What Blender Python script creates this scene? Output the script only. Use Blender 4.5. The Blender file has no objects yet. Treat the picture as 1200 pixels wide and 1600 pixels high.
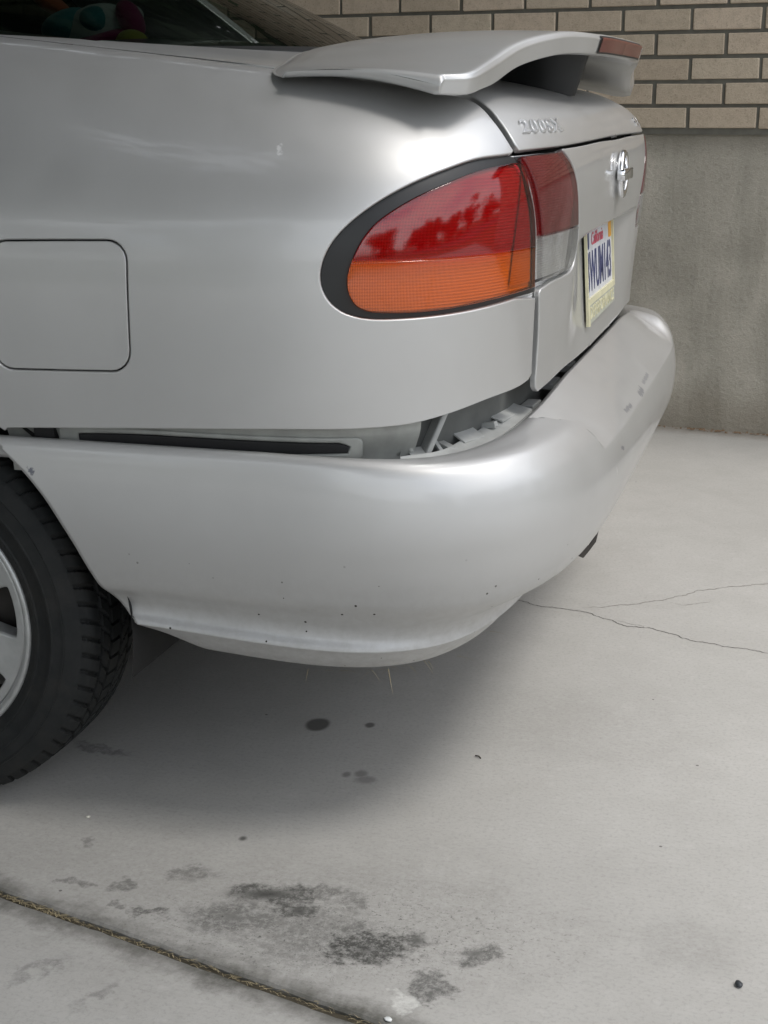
import bpy, bmesh, math, random
import numpy as np
from mathutils import Vector, Matrix
from mathutils.geometry import delaunay_2d_cdt

SC = bpy.context.scene
COL = SC.collection
R_ = math.radians
rng = random.Random(7)
NR = np.random.RandomState(11)

# ------------------------------------------------------------------ camera, light, exposure
PITCH, ROLL, YAW = .2727, -.0023, .2844
CAM = (1.1987, -2.5224, .9869)
cam_d = bpy.data.cameras.new('camera')
cam = bpy.data.objects.new('camera', cam_d)
COL.objects.link(cam)
cam_d.sensor_fit = 'VERTICAL'; cam_d.sensor_height = 24.0
cam_d.lens = 2304.75 / 1600 * 24.0
cam_d.clip_start = .05; cam_d.clip_end = 2000
def camera_matrix():
    cy, sy = math.cos(YAW), math.sin(YAW)
    f = Vector((-sy, cy, 0)); r = Vector((cy, sy, 0)); u = Vector((0, 0, 1))
    f2 = math.cos(PITCH)*f - math.sin(PITCH)*u; u2 = math.sin(PITCH)*f + math.cos(PITCH)*u
    r3 = math.cos(ROLL)*r + math.sin(ROLL)*u2; u3 = -math.sin(ROLL)*r + math.cos(ROLL)*u2
    return Matrix(((r3.x, u3.x, -f2.x, CAM[0]), (r3.y, u3.y, -f2.y, CAM[1]), (r3.z, u3.z, -f2.z, CAM[2]), (0, 0, 0, 1)))
cam.matrix_world = camera_matrix()
SC.camera = cam

SUN_DIR = Vector((.47, -.10, .84)).normalized()      # towards the sun
sun_el = math.asin(SUN_DIR.z); sun_az = math.atan2(SUN_DIR.x, SUN_DIR.y)
world = bpy.data.worlds.new('World'); SC.world = world
world.use_nodes = True
wt = world.node_tree; wt.nodes.clear()
W = lambda t: wt.nodes.new(t)
sky = W('ShaderNodeTexSky'); sky.sky_type = 'NISHITA'; sky.sun_disc = False
sky.sun_elevation = sun_el; sky.sun_rotation = sun_az
sky.air_density = 1.0; sky.dust_density = 2.5
bg = W('ShaderNodeBackground'); bg.inputs['Strength'].default_value = .13
wo = W('ShaderNodeOutputWorld')
tc = W('ShaderNodeTexCoord'); mp = W('ShaderNodeMapping'); mp.inputs['Scale'].default_value = (1, 1, 2.2)
cn = W('ShaderNodeTexNoise'); cn.inputs['Scale'].default_value = 2.1; cn.inputs['Detail'].default_value = 7; cn.inputs['Roughness'].default_value = .55
cr = W('ShaderNodeValToRGB'); cr.color_ramp.elements[0].position = .34; cr.color_ramp.elements[1].position = .60
cr.color_ramp.elements[0].color = (0.18, 0.18, 0.18, 1); cr.color_ramp.elements[1].color = (1, 1, 1, 1)
mx = W('ShaderNodeMixRGB'); mx.inputs['Color2'].default_value = (8.55, 8.75, 9.0, 1)
L = wt.links.new
L(tc.outputs['Generated'], mp.inputs['Vector']); L(mp.outputs['Vector'], cn.inputs['Vector'])
L(cn.outputs['Fac'], cr.inputs['Fac']); L(cr.outputs['Color'], mx.inputs['Fac'])
L(sky.outputs['Color'], mx.inputs['Color1']); L(mx.outputs['Color'], bg.inputs['Color']); L(bg.outputs['Background'], wo.inputs['Surface'])
sun_d = bpy.data.lights.new('sun', 'SUN'); sun_d.energy = 1.0; sun_d.angle = R_(15); sun_d.color = (1, .97, .93)
sun = bpy.data.objects.new('sun', sun_d); COL.objects.link(sun)
sun.rotation_euler = (-SUN_DIR).to_track_quat('-Z', 'Y').to_euler()
SC.view_settings.view_transform = 'Standard'; SC.view_settings.look = 'None'
SC.view_settings.gamma = 1; SC.view_settings.use_curve_mapping = False
SC.view_settings.exposure = .84
SC.cycles.max_bounces = 8; SC.cycles.transparent_max_bounces = 16

# ------------------------------------------------------------------ helpers
def M3(name): 
    m = bpy.data.materials.new(name); m.use_nodes = True; m.node_tree.nodes.clear(); return m
class NT:
    """small node-tree writer"""
    def __init__(s, name):
        s.m = M3(name); s.t = s.m.node_tree
        s.out = s.n('ShaderNodeOutputMaterial')
    def n(s, typ, props=None, **inp):
        nd = s.t.nodes.new(typ)
        for k, v in (props or {}).items(): setattr(nd, k, v)
        for k, v in inp.items():
            key = int(k[1:]) if k[0] == '_' and k[1:].isdigit() else k.replace('_', ' ')
            s.set(nd, key, v)
        return nd
    def set(s, nd, key, v):
        if isinstance(v, bpy.types.NodeSocket): s.t.links.new(v, nd.inputs[key])
        elif isinstance(v, bpy.types.Node): s.t.links.new(v.outputs[0], nd.inputs[key])
        else: nd.inputs[key].default_value = v
    def coord(s, kind='Object'): return s.n('ShaderNodeTexCoord').outputs[kind]
    def noise(s, vec, scale, detail=4, rough=.55, dist=0):
        return s.n('ShaderNodeTexNoise', Vector=vec, Scale=scale, Detail=detail, Roughness=rough, Distortion=dist).outputs['Fac']
    def ramp(s, fac, stops, interp='LINEAR'):
        r = s.n('ShaderNodeValToRGB', Fac=fac); cr = r.color_ramp; cr.interpolation = interp
        while len(cr.elements) < len(stops): cr.elements.new(.5)
        for e, (p, c) in zip(cr.elements, stops):
            e.position = p; e.color = c if len(c) == 4 else (*c, 1)
        return r.outputs['Color']
    def mix(s, fac, a, b, blend='MIX'):
        return s.n('ShaderNodeMixRGB', {'blend_type': blend}, Fac=fac, Color1=a, Color2=b).outputs[0]
    def math(s, op, a, b=0., c=0.):
        return s.n('ShaderNodeMath', {'operation': op}, _0=a, _1=b, _2=c).outputs[0]
    def bump(s, h, strength=.3, dist=.002, normal=None):
        b = s.n('ShaderNodeBump', Height=h, Strength=strength, Distance=dist)
        if normal is not None: s.set(b, 'Normal', normal)
        return b.outputs[0]
    def principled(s, **kw):
        p = s.n('ShaderNodeBsdfPrincipled')
        for k, v in kw.items(): s.set(p, k.replace('_', ' '), v)
        s.t.links.new(p.outputs[0], s.out.inputs['Surface']); return p
def c4(*a): return (*a, 1) if len(a) == 3 else (a[0], a[0], a[0], 1)
def plain(name, col, rough=.6, **kw):
    t = NT(name); v = t.coord()
    n = t.noise(v, 35, 3)
    col2 = tuple(min(1, x*.8) for x in col)
    c = t.mix(t.ramp(n, [(.35, (0, 0, 0)), (.7, (1, 1, 1))]), c4(*col), c4(*col2))
    t.principled(Base_Color=c, Roughness=rough, **kw); return t.m

def prop(o, label=None, cat=None, group=None, kind=None):
    if label: o['label'] = label
    if cat: o['category'] = cat
    if group: o['group'] = group
    if kind: o['kind'] = kind
    return o
def thing(name, label, cat, loc=(0, 0, 0), group=None):
    o = bpy.data.objects.new(name, None); COL.objects.link(o); o.location = loc; o.empty_display_size = .2
    return prop(o, label, cat, group)
def link(name, me, parent=None, mat=None):
    o = bpy.data.objects.new(name, me); COL.objects.link(o)
    if parent is not None: o.parent = parent
    if mat is not None:
        for m in (mat if isinstance(mat, (list, tuple)) else [mat]): me.materials.append(m)
    return o
def mesh(name, V, F, parent=None, mat=None, normals=None, smooth=True):
    me = bpy.data.meshes.new(name)
    me.from_pydata([tuple(map(float, v)) for v in V], [], [tuple(map(int, f)) for f in F])
    if smooth: me.polygons.foreach_set('use_smooth', [True]*len(me.polygons))
    me.update()
    if normals is not None:
        me.normals_split_custom_set_from_vertices([tuple(map(float, n)) for n in normals])
    return link(name, me, parent, mat)
def from_bm(name, bm, parent=None, mat=None, smooth=False, sharp=None):
    me = bpy.data.meshes.new(name); bmesh.ops.recalc_face_normals(bm, faces=bm.faces[:]); bm.to_mesh(me); bm.free()
    if smooth:
        me.polygons.foreach_set('use_smooth', [True]*len(me.polygons))
        if sharp: me.set_sharp_from_angle(angle=R_(sharp))
    return link(name, me, parent, mat)
def add_box(bm, c, s, rot=None, bevel=0):
    m = Matrix.Translation(c)
    if rot is not None: m = m @ rot
    r = bmesh.ops.create_cube(bm, size=1, matrix=m @ Matrix.Diagonal((*s, 1)))
    if bevel:
        es = list({e for v in r['verts'] for e in v.link_edges})
        bmesh.ops.bevel(bm, geom=es, offset=bevel, segments=2, affect='EDGES', profile=.5)
    return r['verts']
def unit(a): return a/np.maximum(np.linalg.norm(a, axis=-1, keepdims=True), 1e-12)
def surf_normals(S, u, v, e=4e-4):
    du = S(u+e, v)-S(u-e, v); dv = S(u, v+e)-S(u, v-e)
    return unit(np.cross(du, dv))
def catmull(pts, step, closed=False):
    P = np.array(pts, float); n = len(P)
    if n == 2 and not closed:
        k = max(1, int(np.linalg.norm(P[1]-P[0])/step)); t = np.linspace(0, 1, k+1)[:, None]
        return P[0]*(1-t)+P[1]*t
    idx = lambda i: P[i % n] if closed else (P[i] if 0 <= i < n else (2*P[0]-P[1] if i < 0 else 2*P[-1]-P[-2]))
    out = []
    for i in range(n if closed else n-1):
        a, b, c, d = idx(i-1), idx(i), idx(i+1), idx(i+2)
        k = max(1, int(round(np.linalg.norm(c-b)/step)))
        for j in range(k):
            t = j/k
            # centripetal-like tangents scaled by neighbours
            lb, lc, la, ld = np.linalg.norm(c-b), np.linalg.norm(c-b), np.linalg.norm(b-a), np.linalg.norm(d-c)
            m1 = (c-a)*lb/max(la+lb, 1e-9); m2 = (d-b)*lc/max(ld+lc, 1e-9)
            out.append((2*t**3-3*t**2+1)*b+(t**3-2*t**2+t)*m1+(-2*t**3+3*t**2)*c+(t**3-t**2)*m2)
    if not closed: out.append(P[-1])
    return np.array(out)
def chain(segs, step=.007):
    """segs: list of point lists; each list is smoothed on its own, corners stay where lists meet; closed loop"""
    out = []
    for i, s in enumerate(segs):
        nxt = segs[(i+1) % len(segs)][0]
        q = catmull(s, step) if len(s) > 1 else np.array(s, float)
        out.append(q)
        if np.linalg.norm(np.array(nxt)-q[-1]) > step*1.5:
            out.append(catmull([q[-1], nxt], step)[1:-1])
    P = np.concatenate([o for o in out if len(o)])
    keep = [0]
    for i in range(1, len(P)):
        if np.linalg.norm(P[i]-P[keep[-1]]) > step*.35: keep.append(i)
    if np.linalg.norm(P[keep[-1]]-P[0]) < step*.35: keep.pop()
    return P[keep]
def inside(P, loop):
    x, y = P[:, 0], P[:, 1]; r = np.zeros(len(P), bool); n = len(loop)
    for i in range(n):
        x1, y1 = loop[i]; x2, y2 = loop[(i+1) % n]
        if y1 == y2: continue
        c = ((y1 > y) != (y2 > y)) & (x < (x2-x1)*(y-y1)/(y2-y1)+x1); r ^= c
    return r
def dist_loop(P, loop):
    d = np.full(len(P), 1e9)
    for i in range(0, len(loop)):
        a = loop[i]; b = loop[(i+1) % len(loop)]; ab = b-a; L2 = max(ab@ab, 1e-12)
        t = np.clip(((P-a)@ab)/L2, 0, 1); q = a+t[:, None]*ab
        d = np.minimum(d, np.hypot(*(P-q).T))
    return d
def area2(loop): 
    x, y = loop.T; return .5*np.sum(x*np.roll(y, -1)-y*np.roll(x, -1))
def panel(name, S, loop, holes=(), h=.010, roll=.0022, depth=.006, offset=0., parent=None, mat=None, mirror=False, hv=None):
    """sheet-metal panel cut out of the surface S(u, v) along `loop`, with rolled-over edges"""
    loop = np.array(loop, float)
    if area2(loop) < 0: loop = loop[::-1]
    loops = [loop]+[np.array(q, float) if area2(np.array(q, float)) < 0 else np.array(q, float)[::-1] for q in holes]
    B = np.concatenate(loops); hv = hv or h
    us = np.arange(loop[:, 0].min(), loop[:, 0].max(), h); vs = np.arange(loop[:, 1].min(), loop[:, 1].max(), hv)
    U, Vv = np.meshgrid(us, vs, indexing='ij'); G = np.c_[U.ravel(), Vv.ravel()]
    G = G[inside(G, loop)]
    for q in loops: G = G[dist_loop(G, q) > max(.4*min(h, hv), roll*1.25)]
    for q in loops[1:]: G = G[~inside(G, q)]
    A = np.concatenate([B, G]); edges = []; k = 0
    for q in loops:
        n = len(q); edges += [(k+i, k+(i+1) % n) for i in range(n)]; k += n
    r = delaunay_2d_cdt([Vector(p) for p in A], edges, [], 0, 1e-7)
    Pn = np.array([tuple(p) for p in r[0]]); F = np.array(r[2])
    orig = r[3]
    cen = Pn[F].mean(1); ok = inside(cen, loop)
    for q in loops[1:]: ok &= ~inside(cen, q)
    F = F[ok]
    P3 = S(Pn[:, 0], Pn[:, 1]); N3 = surf_normals(S, Pn[:, 0], Pn[:, 1])
    P3 = P3+N3*offset
    V = [P3]; N = [N3]; faces = [tuple(f) for f in F]; base = len(P3)
    lut = {}
    for i, o in enumerate(orig):
        for j in o: lut[j] = i
    k = 0
    for q in loops:
        n = len(q); ids = np.array([lut[k+i] for i in range(n)]); k += n
        p = P3[ids]; nn = N3[ids]
        T = unit(np.roll(p, -1, 0)-np.roll(p, 1, 0)); b = unit(np.cross(T, nn))
        P3[ids] = p-b*roll; p = P3[ids].copy(); V[0][ids] = p
        prev = ids; rings = [(R_(a), 0) for a in (30, 60, 90)]+[(R_(90), depth)]
        for a, dp in rings:
            pos = p+b*roll*math.sin(a)-nn*(roll*(1-math.cos(a))+dp)
            nrm = nn*math.cos(a)+b*math.sin(a)
            V.append(pos); N.append(nrm); cur = base+np.arange(n); base += n
            for i in range(n):
                j = (i+1) % n; faces.append((prev[i], cur[i], cur[j], prev[j]))
            prev = cur
    V = np.concatenate(V); N = np.concatenate(N)
    if mirror:
        V = V*[1, -1, 1]; N = N*[1, -1, 1]; faces = [f[::-1] for f in faces]
    # orientation: make faces agree with the normals
    FA = np.array([f[:3] for f in faces]); fn = np.cross(V[FA[:, 1]]-V[FA[:, 0]], V[FA[:, 2]]-V[FA[:, 0]])
    if np.sum(fn*N[FA[:, 0]]) < 0: faces = [f[::-1] for f in faces]
    return mesh(name, V, faces, parent, mat, N)
def grid(name, S, us, vs, parent=None, mat=None, flip=False, offset=0., normals=True):
    U, V = np.meshgrid(us, vs, indexing='ij') if np.ndim(us) == 1 else (us, vs)
    n, m = U.shape; u, v = U.ravel(), V.ravel()
    P = S(u, v); N = surf_normals(S, u, v)
    if flip: N = -N
    P = P+N*offset
    F = [(i*m+j, (i+1)*m+j, (i+1)*m+j+1, i*m+j+1) for i in range(n-1) for j in range(m-1)]
    f0 = F[len(F)//2]; fn = np.cross(P[f0[1]]-P[f0[0]], P[f0[3]]-P[f0[0]])
    if fn@N[f0[0]] < 0: F = [f[::-1] for f in F]
    return mesh(name, P, F, parent, mat, N if normals else None)
def lathe_y(prof, seg, center, a0=0, a1=2*math.pi):
    """profile [(radius, y)] spun about a y-parallel axis"""
    V = []; F = []; n = len(prof); full = abs(a1-a0-2*math.pi) < 1e-6; cnt = seg if full else seg+1
    for i in range(cnt):
        a = a0+(a1-a0)*i/seg
        for r, y in prof: V.append((center[0]+r*math.cos(a), center[1]+y, center[2]+r*math.sin(a)))
    for i in range(seg):
        j = (i+1) % cnt
        for k in range(n-1): F.append((i*n+k, j*n+k, j*n+k+1, i*n+k+1))
    return V, F
def tube(pts, r, seg=8, taper=None):
    V = []; F = []; P = [Vector(p) for p in pts]; n = len(P)
    for i, p in enumerate(P):
        t = (P[min(i+1, n-1)]-P[max(i-1, 0)]).normalized()
        a = t.orthogonal().normalized(); b = t.cross(a); rr = r*(taper[i] if taper else 1)
        for k in range(seg):
            q = 2*math.pi*k/seg; V.append(p+a*rr*math.cos(q)+b*rr*math.sin(q))
    for i in range(n-1):
        for k in range(seg): F.append((i*seg+k, i*seg+(k+1) % seg, (i+1)*seg+(k+1) % seg, (i+1)*seg+k))
    F.append(tuple(range(seg))[::-1]); F.append(tuple((n-1)*seg+k for k in range(seg)))
    return V, F

# ---- the skin of the car as functions of (u, v)

def hermite(xs, ys, x):
    xs=np.asarray(xs,float); ys=np.asarray(ys,float)
    h=np.diff(xs); d=np.diff(ys,axis=0)/h[:,None]
    m=np.zeros_like(ys); m[0]=d[0]; m[-1]=d[-1]
    for i in range(1,len(xs)-1):
        m[i]=(d[i-1]*h[i]+d[i]*h[i-1])/(h[i]+h[i-1])
    x=np.atleast_1d(np.asarray(x,float))
    i=np.clip(np.searchsorted(xs,x)-1,0,len(xs)-2)
    t=(x-xs[i])/h[i]; t=t[:,None]; H=h[i][:,None]
    return ((2*t**3-3*t**2+1)*ys[i]+(t**3-2*t**2+t)*H*m[i]+(-2*t**3+3*t**2)*ys[i+1]+(t**3-t**2)*H*m[i+1])
def sstep(a,b,x):
    t=np.clip((x-a)/(b-a),0,1); return t*t*(3-2*t)
def plan(u,W,R,n,x0,L):
    """plan contour: u<0 straight flank, 0..L*pi/2 round the corner to the rear centre; near side is -y"""
    um=L*np.pi/2; far=u>um; uu=np.where(far,2*um-u,u)
    ph=np.maximum(uu,0)/L; s,c=np.sin(ph),np.cos(ph)
    rho=(np.abs(s)**n+np.abs(c)**n)**(-1/n)
    k=(R-x0)/L
    x=np.where(uu<0,x0+uu*1.0,x0+(R-x0)*rho*s); y=-W*rho*c
    y=np.where(uu<0,-W,y)
    return x,np.where(far,-y,y)
BT=np.array([ # v  Z    W    R
(.30,.30,.805,.80),(.50,.50,.826,.845),(.57,.57,.833,.853),(.65,.65,.838,.858),(.72,.72,.840,.864),(.78,.78,.8395,.870),(.82,.82,.8365,.874),(.86,.859,.828,.877),
(.90,.896,.811,.876),(.94,.929,.784,.869),(.98,.957,.748,.853),(1.02,.977,.706,.828),(1.06,.990,.660,.796),(1.10,.997,.612,.757),(1.14,1.001,.570,.717),
(1.22,1.006,.49,.637),(1.5,1.018,.21,.50),(1.71,1.022,.001,.45)])
BX0,BL=.30,.56
BUM=BL*np.pi/2
def body(u,v):
    u=np.atleast_1d(np.asarray(u,float)); v=np.atleast_1d(np.asarray(v,float)); u,v=np.broadcast_arrays(u,v)
    t=hermite(BT[:,0],BT[:,1:],v)
    x,y=plan(u,t[:,1],t[:,2]-.007,4.6,BX0,BL)
    # flank narrows slightly towards the front of the car and the belt line rises forward
    z=t[:,0]+.108*(.80-np.minimum(x,.8))*sstep(.86,1.06,v)*1.0
    z=z-.108*np.maximum(0,-.25-x)*sstep(.86,1.06,v)*.9
    return np.stack([x,y,z],-1)
def rear(u,v):
    """rear face of the boot below the lid lip: recessed number-plate field under a ledge"""
    p=body(u,v); u=np.atleast_1d(np.asarray(u,float)); v=np.atleast_1d(np.asarray(v,float)); u,v=np.broadcast_arrays(u,v)
    ay=np.abs(p[:,1])
    d=.030*(1-sstep(.782,.793,v))*np.clip((v-.60)/.19,0,1)*(1-sstep(.19,.375,ay))
    p[:,0]-=d
    return p
KT=np.array([ # v  Zside Zrear W R
(-.03,.525,.540,.812,.830),(0,.549,.572,.8165,.838),(.012,.556,.582,.8225,.846),(.03,.558,.584,.832,.862),(.05,.549,.575,.8385,.884),(.08,.524,.556,.843,.913),(.11,.497,.529,.8455,.936),
(.13,.480,.510,.8465,.943),(.15,.462,.491,.847,.947),(.20,.420,.447,.845,.950),(.25,.378,.402,.8375,.940),(.28,.357,.371,.830,.921),(.30,.344,.355,.8185,.893),(.315,.333,.342,.8125,.866),(.33,.321,.327,.8125,.852),(.345,.309,.313,.8185,.846),(.349,.306,.310,.819,.846),(.353,.302,.306,.8155,.842),(.375,.283,.286,.799,.824),(.40,.268,.270,.778,.81),(.43,.262,.264,.745,.78)])
KX0,KL=.35,.60
KUM=KL*np.pi/2
def bnorm(u,v,e=4e-4):
    n=np.cross(bumper(u,v+e)-bumper(u,v-e),bumper(u+e,v)-bumper(u-e,v)); return n/np.maximum(np.linalg.norm(n,axis=-1,keepdims=True),1e-12)
def bumper(u,v,pad=True):
    u=np.atleast_1d(np.asarray(u,float)); v=np.atleast_1d(np.asarray(v,float)); u,v=np.broadcast_arrays(u,v)
    t=hermite(KT[:,0],KT[:,1:],v)
    x,y=plan(u,t[:,2]-.004,t[:,3]-.006,5.0,KX0,KL)
    w=sstep(.25,1,np.clip(1-np.abs(y)/ .85,0,1)*2.2+ .0)
    um=KUM; uu=np.where(u>um,2*um-u,u)
    w=sstep(.42,.80,uu/um); w2=sstep(.16,.62,uu/um); w=w+(w2-w)*sstep(.03,.09,v)*(1-sstep(.20,.28,v)); va,vb=.018,.128
    z=t[:,0]*(1-w)+t[:,1]*w
    z=z-.016*sstep(-.05,.40,uu)*(1-sstep(.42,.70,uu))*sstep(.26,.34,v)-.010*sstep(.2,.5,uu)*(1-sstep(.5,.75,uu))*(1-sstep(.0,.1,v))
    z=z+(v-.349)*.55*(v>.349)*(1-sstep(-.02,.12,uu))
    if pad:
        a=bumper(u,np.full(u.shape,va),False); b=bumper(u,np.full(u.shape,vb),False); k=np.clip((v-va)/(vb-va),0,1)
        yy=np.abs(y); lim=.565-.60*np.clip(v-.012,0,.12)
        wd=.007+.012*np.clip((v-.06)/.07,0,1)+.03*(y>0); m=(1-sstep(lim-wd,lim,yy))*(v>va)*(v<vb)*.72
        cx=a[:,0]*(1-k)+b[:,0]*k; cz=a[:,2]*(1-k)+b[:,2]*k-.003*np.sin(k*np.pi)
        x=x+(cx-x)*m; z=z+(cz-z)*m
    return np.stack([x,y,z],-1)

# ------------------------------------------------------------------ materials
def make_paint():
    t = NT('silver_paint'); v = t.coord()
    fl = t.n('ShaderNodeTexVoronoi', Vector=v, Scale=1400.0).outputs['Color']
    big = t.noise(v, 6, 3)
    col = t.mix(t.ramp(big, [(.3, (0, 0, 0)), (.75, (1, 1, 1))]), c4(.525, .527, .522), c4(.56, .562, .557))
    z = t.n('ShaderNodeSeparateXYZ', Vector=v).outputs['Z']
    dirt = t.noise(v, 60, 6, .7)
    low = t.n('ShaderNodeMapRange', _0=z, _1=.42, _2=.27, _3=0., _4=1.).outputs[0]
    dm = t.math('MULTIPLY', low, t.ramp(dirt, [(.38, (0, 0, 0)), (.72, (1, 1, 1))]))
    dm = t.math('MULTIPLY', dm, .30)
    col = t.mix(dm, col, c4(.17, .15, .12))
    spk = t.n('ShaderNodeTexVoronoi', {'feature': 'F1'}, Vector=v, Scale=95.0)
    keep = t.math('LESS_THAN', t.n('ShaderNodeSeparateColor', Color=spk.outputs['Color']).outputs[0], .075)
    dot = t.math('MULTIPLY', t.math('MULTIPLY', t.math('LESS_THAN', spk.outputs['Distance'], .16), keep), t.n('ShaderNodeMapRange', _0=z, _1=.44, _2=.36, _3=0., _4=1.).outputs[0])
    col = t.mix(dot, col, c4(.03, .025, .02))
    geo = t.n('ShaderNodeNewGeometry'); P = geo.outputs['Position']; wn = t.noise(P, 160, 4, .7)
    def mark(a, b, r, col, c, amt, wob=1.6):
        a, b = Vector(a), Vector(b); ab = b-a; L2 = max(ab.length_squared, 1e-9)
        rel = t.n('ShaderNodeVectorMath', {'operation': 'SUBTRACT'}, _0=P, _1=tuple(a)).outputs[0]
        k = t.n('ShaderNodeMath', {'operation': 'MULTIPLY', 'use_clamp': True}, _0=t.n('ShaderNodeVectorMath', {'operation': 'DOT_PRODUCT'}, _0=rel, _1=tuple(ab)).outputs['Value'], _1=1/L2).outputs[0]
        on = t.n('ShaderNodeVectorMath', {'operation': 'SCALE'}, _0=tuple(ab)); t.set(on, 'Scale', k)
        d = t.n('ShaderNodeVectorMath', {'operation': 'DISTANCE'}, _0=rel, _1=on.outputs[0]).outputs['Value']
        d = t.math('MULTIPLY_ADD', t.math('SUBTRACT', wn, .5), -wob*r*2.2, d)
        m = t.n('ShaderNodeMapRange', _0=d, _1=r*1.15, _2=r*.65, _3=0., _4=amt).outputs[0]
        return t.mix(m, col, c4(*c))
    GR, WH, DK = (.10, .11, .15), (.85, .85, .85), (.05, .045, .04)
    for a, b, r, c, am in (((.559, -.782, .932), (.561, -.788, .921), .0035, WH, .8), ((.562, -.792, .915), (.563, -.793, .912), .0018, DK, .8),
                           ((.219, -.844, .520), (.224, -.844, .515), .0045, GR, .85), ((.190, -.838, .555), (.193, -.838, .552), .0022, GR, .8),
                           ((.268, -.845, .515), (.300, -.845, .513), .0007, DK, .6), ((.30, -.845, .513), (.357, -.845, .5125), .0009, DK, .55),
                           ((.329, -.838, .5515), (.350, -.838, .5512), .0012, GR, .7),
                           ((.857, -.477, .556), (.886, -.449, .541), .0010, WH, .9), ((.862, .10, .558), (.880, .11, .548), .0012, WH, .8),
                           ((.931, -.10, .516), (.930, -.06, .519), .006, GR, .5), ((.927, -.26, .519), (.929, -.20, .518), .004, GR, .45), ((.938, -.378, .489), (.940, -.36, .484), .003, GR, .6), ((.928, -.02, .522), (.926, .06, .523), .004, GR, .35), ((.94, -.43, .47), (.942, -.425, .46), .002, WH, .6)):
        col = mark(a, b, r, col, c, am)
    mixn = t.n('ShaderNodeMixRGB', Fac=.075, Color1=geo.outputs['Normal'], Color2=fl)
    nrm = t.n('ShaderNodeVectorMath', {'operation': 'NORMALIZE'}, _0=mixn.outputs[0]).outputs[0]
    sm = t.noise(v, 14, 4, .6)
    rough = t.n('ShaderNodeMapRange', _0=sm, _1=.3, _2=.7, _3=.46, _4=.52).outputs[0]
    rough = t.math('MULTIPLY_ADD', low, .14, rough)
    metal = t.math('SUBTRACT', .70, t.math('MULTIPLY', dm, .7))
    t.principled(Base_Color=col, Metallic=metal, Roughness=rough, Coat_Weight=t.math('MULTIPLY_ADD', low, -.6, .72),
                 Coat_Roughness=t.n('ShaderNodeMapRange', _0=sm, _1=.3, _2=.7, _3=.05, _4=.10).outputs[0], Coat_IOR=1.45)
    return t.m
PAINT = make_paint()
TRIM = plain('black_trim', (.012, .013, .014), .45)
GAP_SHADE = plain('gap_shade_black', (.010, .010, .011), .7)  # black that stands for the shade in gaps and openings
PRIMER = plain('inner_body_metal', (.36, .37, .35), .45, Metallic=.25)
PLASTIC = plain('grey_plastic', (.38, .39, .38), .5)
DARK = plain('underbody_black', (.012, .012, .012), .85)
CHROME2 = plain('badge_chrome', (.80, .81, .82), .36, Metallic=.9)
CHROME = plain('chrome', (.82, .83, .85), .09, Metallic=1.0)
ALLOY = plain('alloy_rim', (.50, .51, .50), .42, Metallic=.55)
STEELD = plain('brake_metal', (.05, .045, .04), .7, Metallic=.4)
def make_tyre():
    t = NT('tyre_rubber'); v = t.coord()
    n = t.noise(v, 30, 5, .65); n2 = t.noise(v, 220, 3)
    col = t.mix(t.ramp(n, [(.35, (0, 0, 0)), (.75, (1, 1, 1))]), c4(.008, .0095, .010), c4(.017, .018, .0175))
    col = t.mix(t.math('MULTIPLY', t.ramp(t.noise(v, 9, 6, .7), [(.5, (0, 0, 0)), (.8, (1, 1, 1))]), .5), col, c4(.035, .031, .026))
    t.principled(Base_Color=col, Roughness=.72, Specular_IOR_Level=.35, Normal=t.bump(n2, .25, .001)); return t.m
TYRE = make_tyre()
def schlick(t, f0=.045, k=1.):
    w = t.n('ShaderNodeLayerWeight', Blend=.5).outputs['Facing']
    return t.math('MULTIPLY_ADD', t.math('POWER', w, 5.), (1-f0)*k, f0*k)
def lens_mat(name, tint, rough=.075, ior=1.5, ribs=260., amt=.25, dust=.10, refl=1.0):
    """clear tinted plastic: tinted transmission under a fresnel gloss"""
    t = NT(name); v = t.coord()
    s = t.n('ShaderNodeSeparateXYZ', Vector=v)
    tr = t.n('ShaderNodeBsdfTransparent', Color=c4(*tint))
    gl = t.n('ShaderNodeBsdfGlossy', Color=c4(.95*refl), Roughness=rough)
    m1 = t.n('ShaderNodeMixShader', _0=schlick(t, .05*(ior/1.5)**3), _1=tr.outputs[0], _2=gl.outputs[0])
    df = t.n('ShaderNodeBsdfDiffuse', Color=c4(*[.35*x+.05 for x in tint]))
    dn = t.ramp(t.noise(v, 25, 5, .6), [(.35, (dust*.4,)*3), (.75, (dust*1.5,)*3)])
    m2 = t.n('ShaderNodeMixShader', _0=dn, _1=m1.outputs[0], _2=df.outputs[0])
    t.t.links.new(m2.outputs[0], t.out.inputs['Surface']); return t.m
RED = lens_mat('red_lens', (.62, .018, .036), dust=.02, ior=1.62); AMBER = lens_mat('amber_lens', (.93, .37, .018), dust=.01, ior=1.7)
REDDUST = lens_mat('dull_red_lens', (.46, .045, .05), rough=.05, dust=.22, ior=1.65); CLEAR = lens_mat('clear_lens', (.80, .81, .80), dust=.30, ior=1.6)
def make_reflector(name, base, f=260., glow=.75):
    t = NT(name); v = t.coord(); s = t.n('ShaderNodeSeparateXYZ', Vector=v)
    a = t.math('SINE', t.math('MULTIPLY', t.math('ADD', s.outputs[0], s.outputs[1]), f*9.2))
    b = t.math('SINE', t.math('MULTIPLY', s.outputs[2], f*6.1))
    h = t.math('ADD', a, t.math('MULTIPLY', b, .8))
    cv = t.ramp(t.math('MULTIPLY_ADD', h, .25, .5), [(.0, tuple(x*.84 for x in base)), (1., base)])
    t.principled(Base_Color=cv, Roughness=.4, Metallic=.1, Normal=t.bump(h, .5, .0012)); return t.m
REFL = make_reflector('lamp_reflector', (.80, .80, .80))
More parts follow.
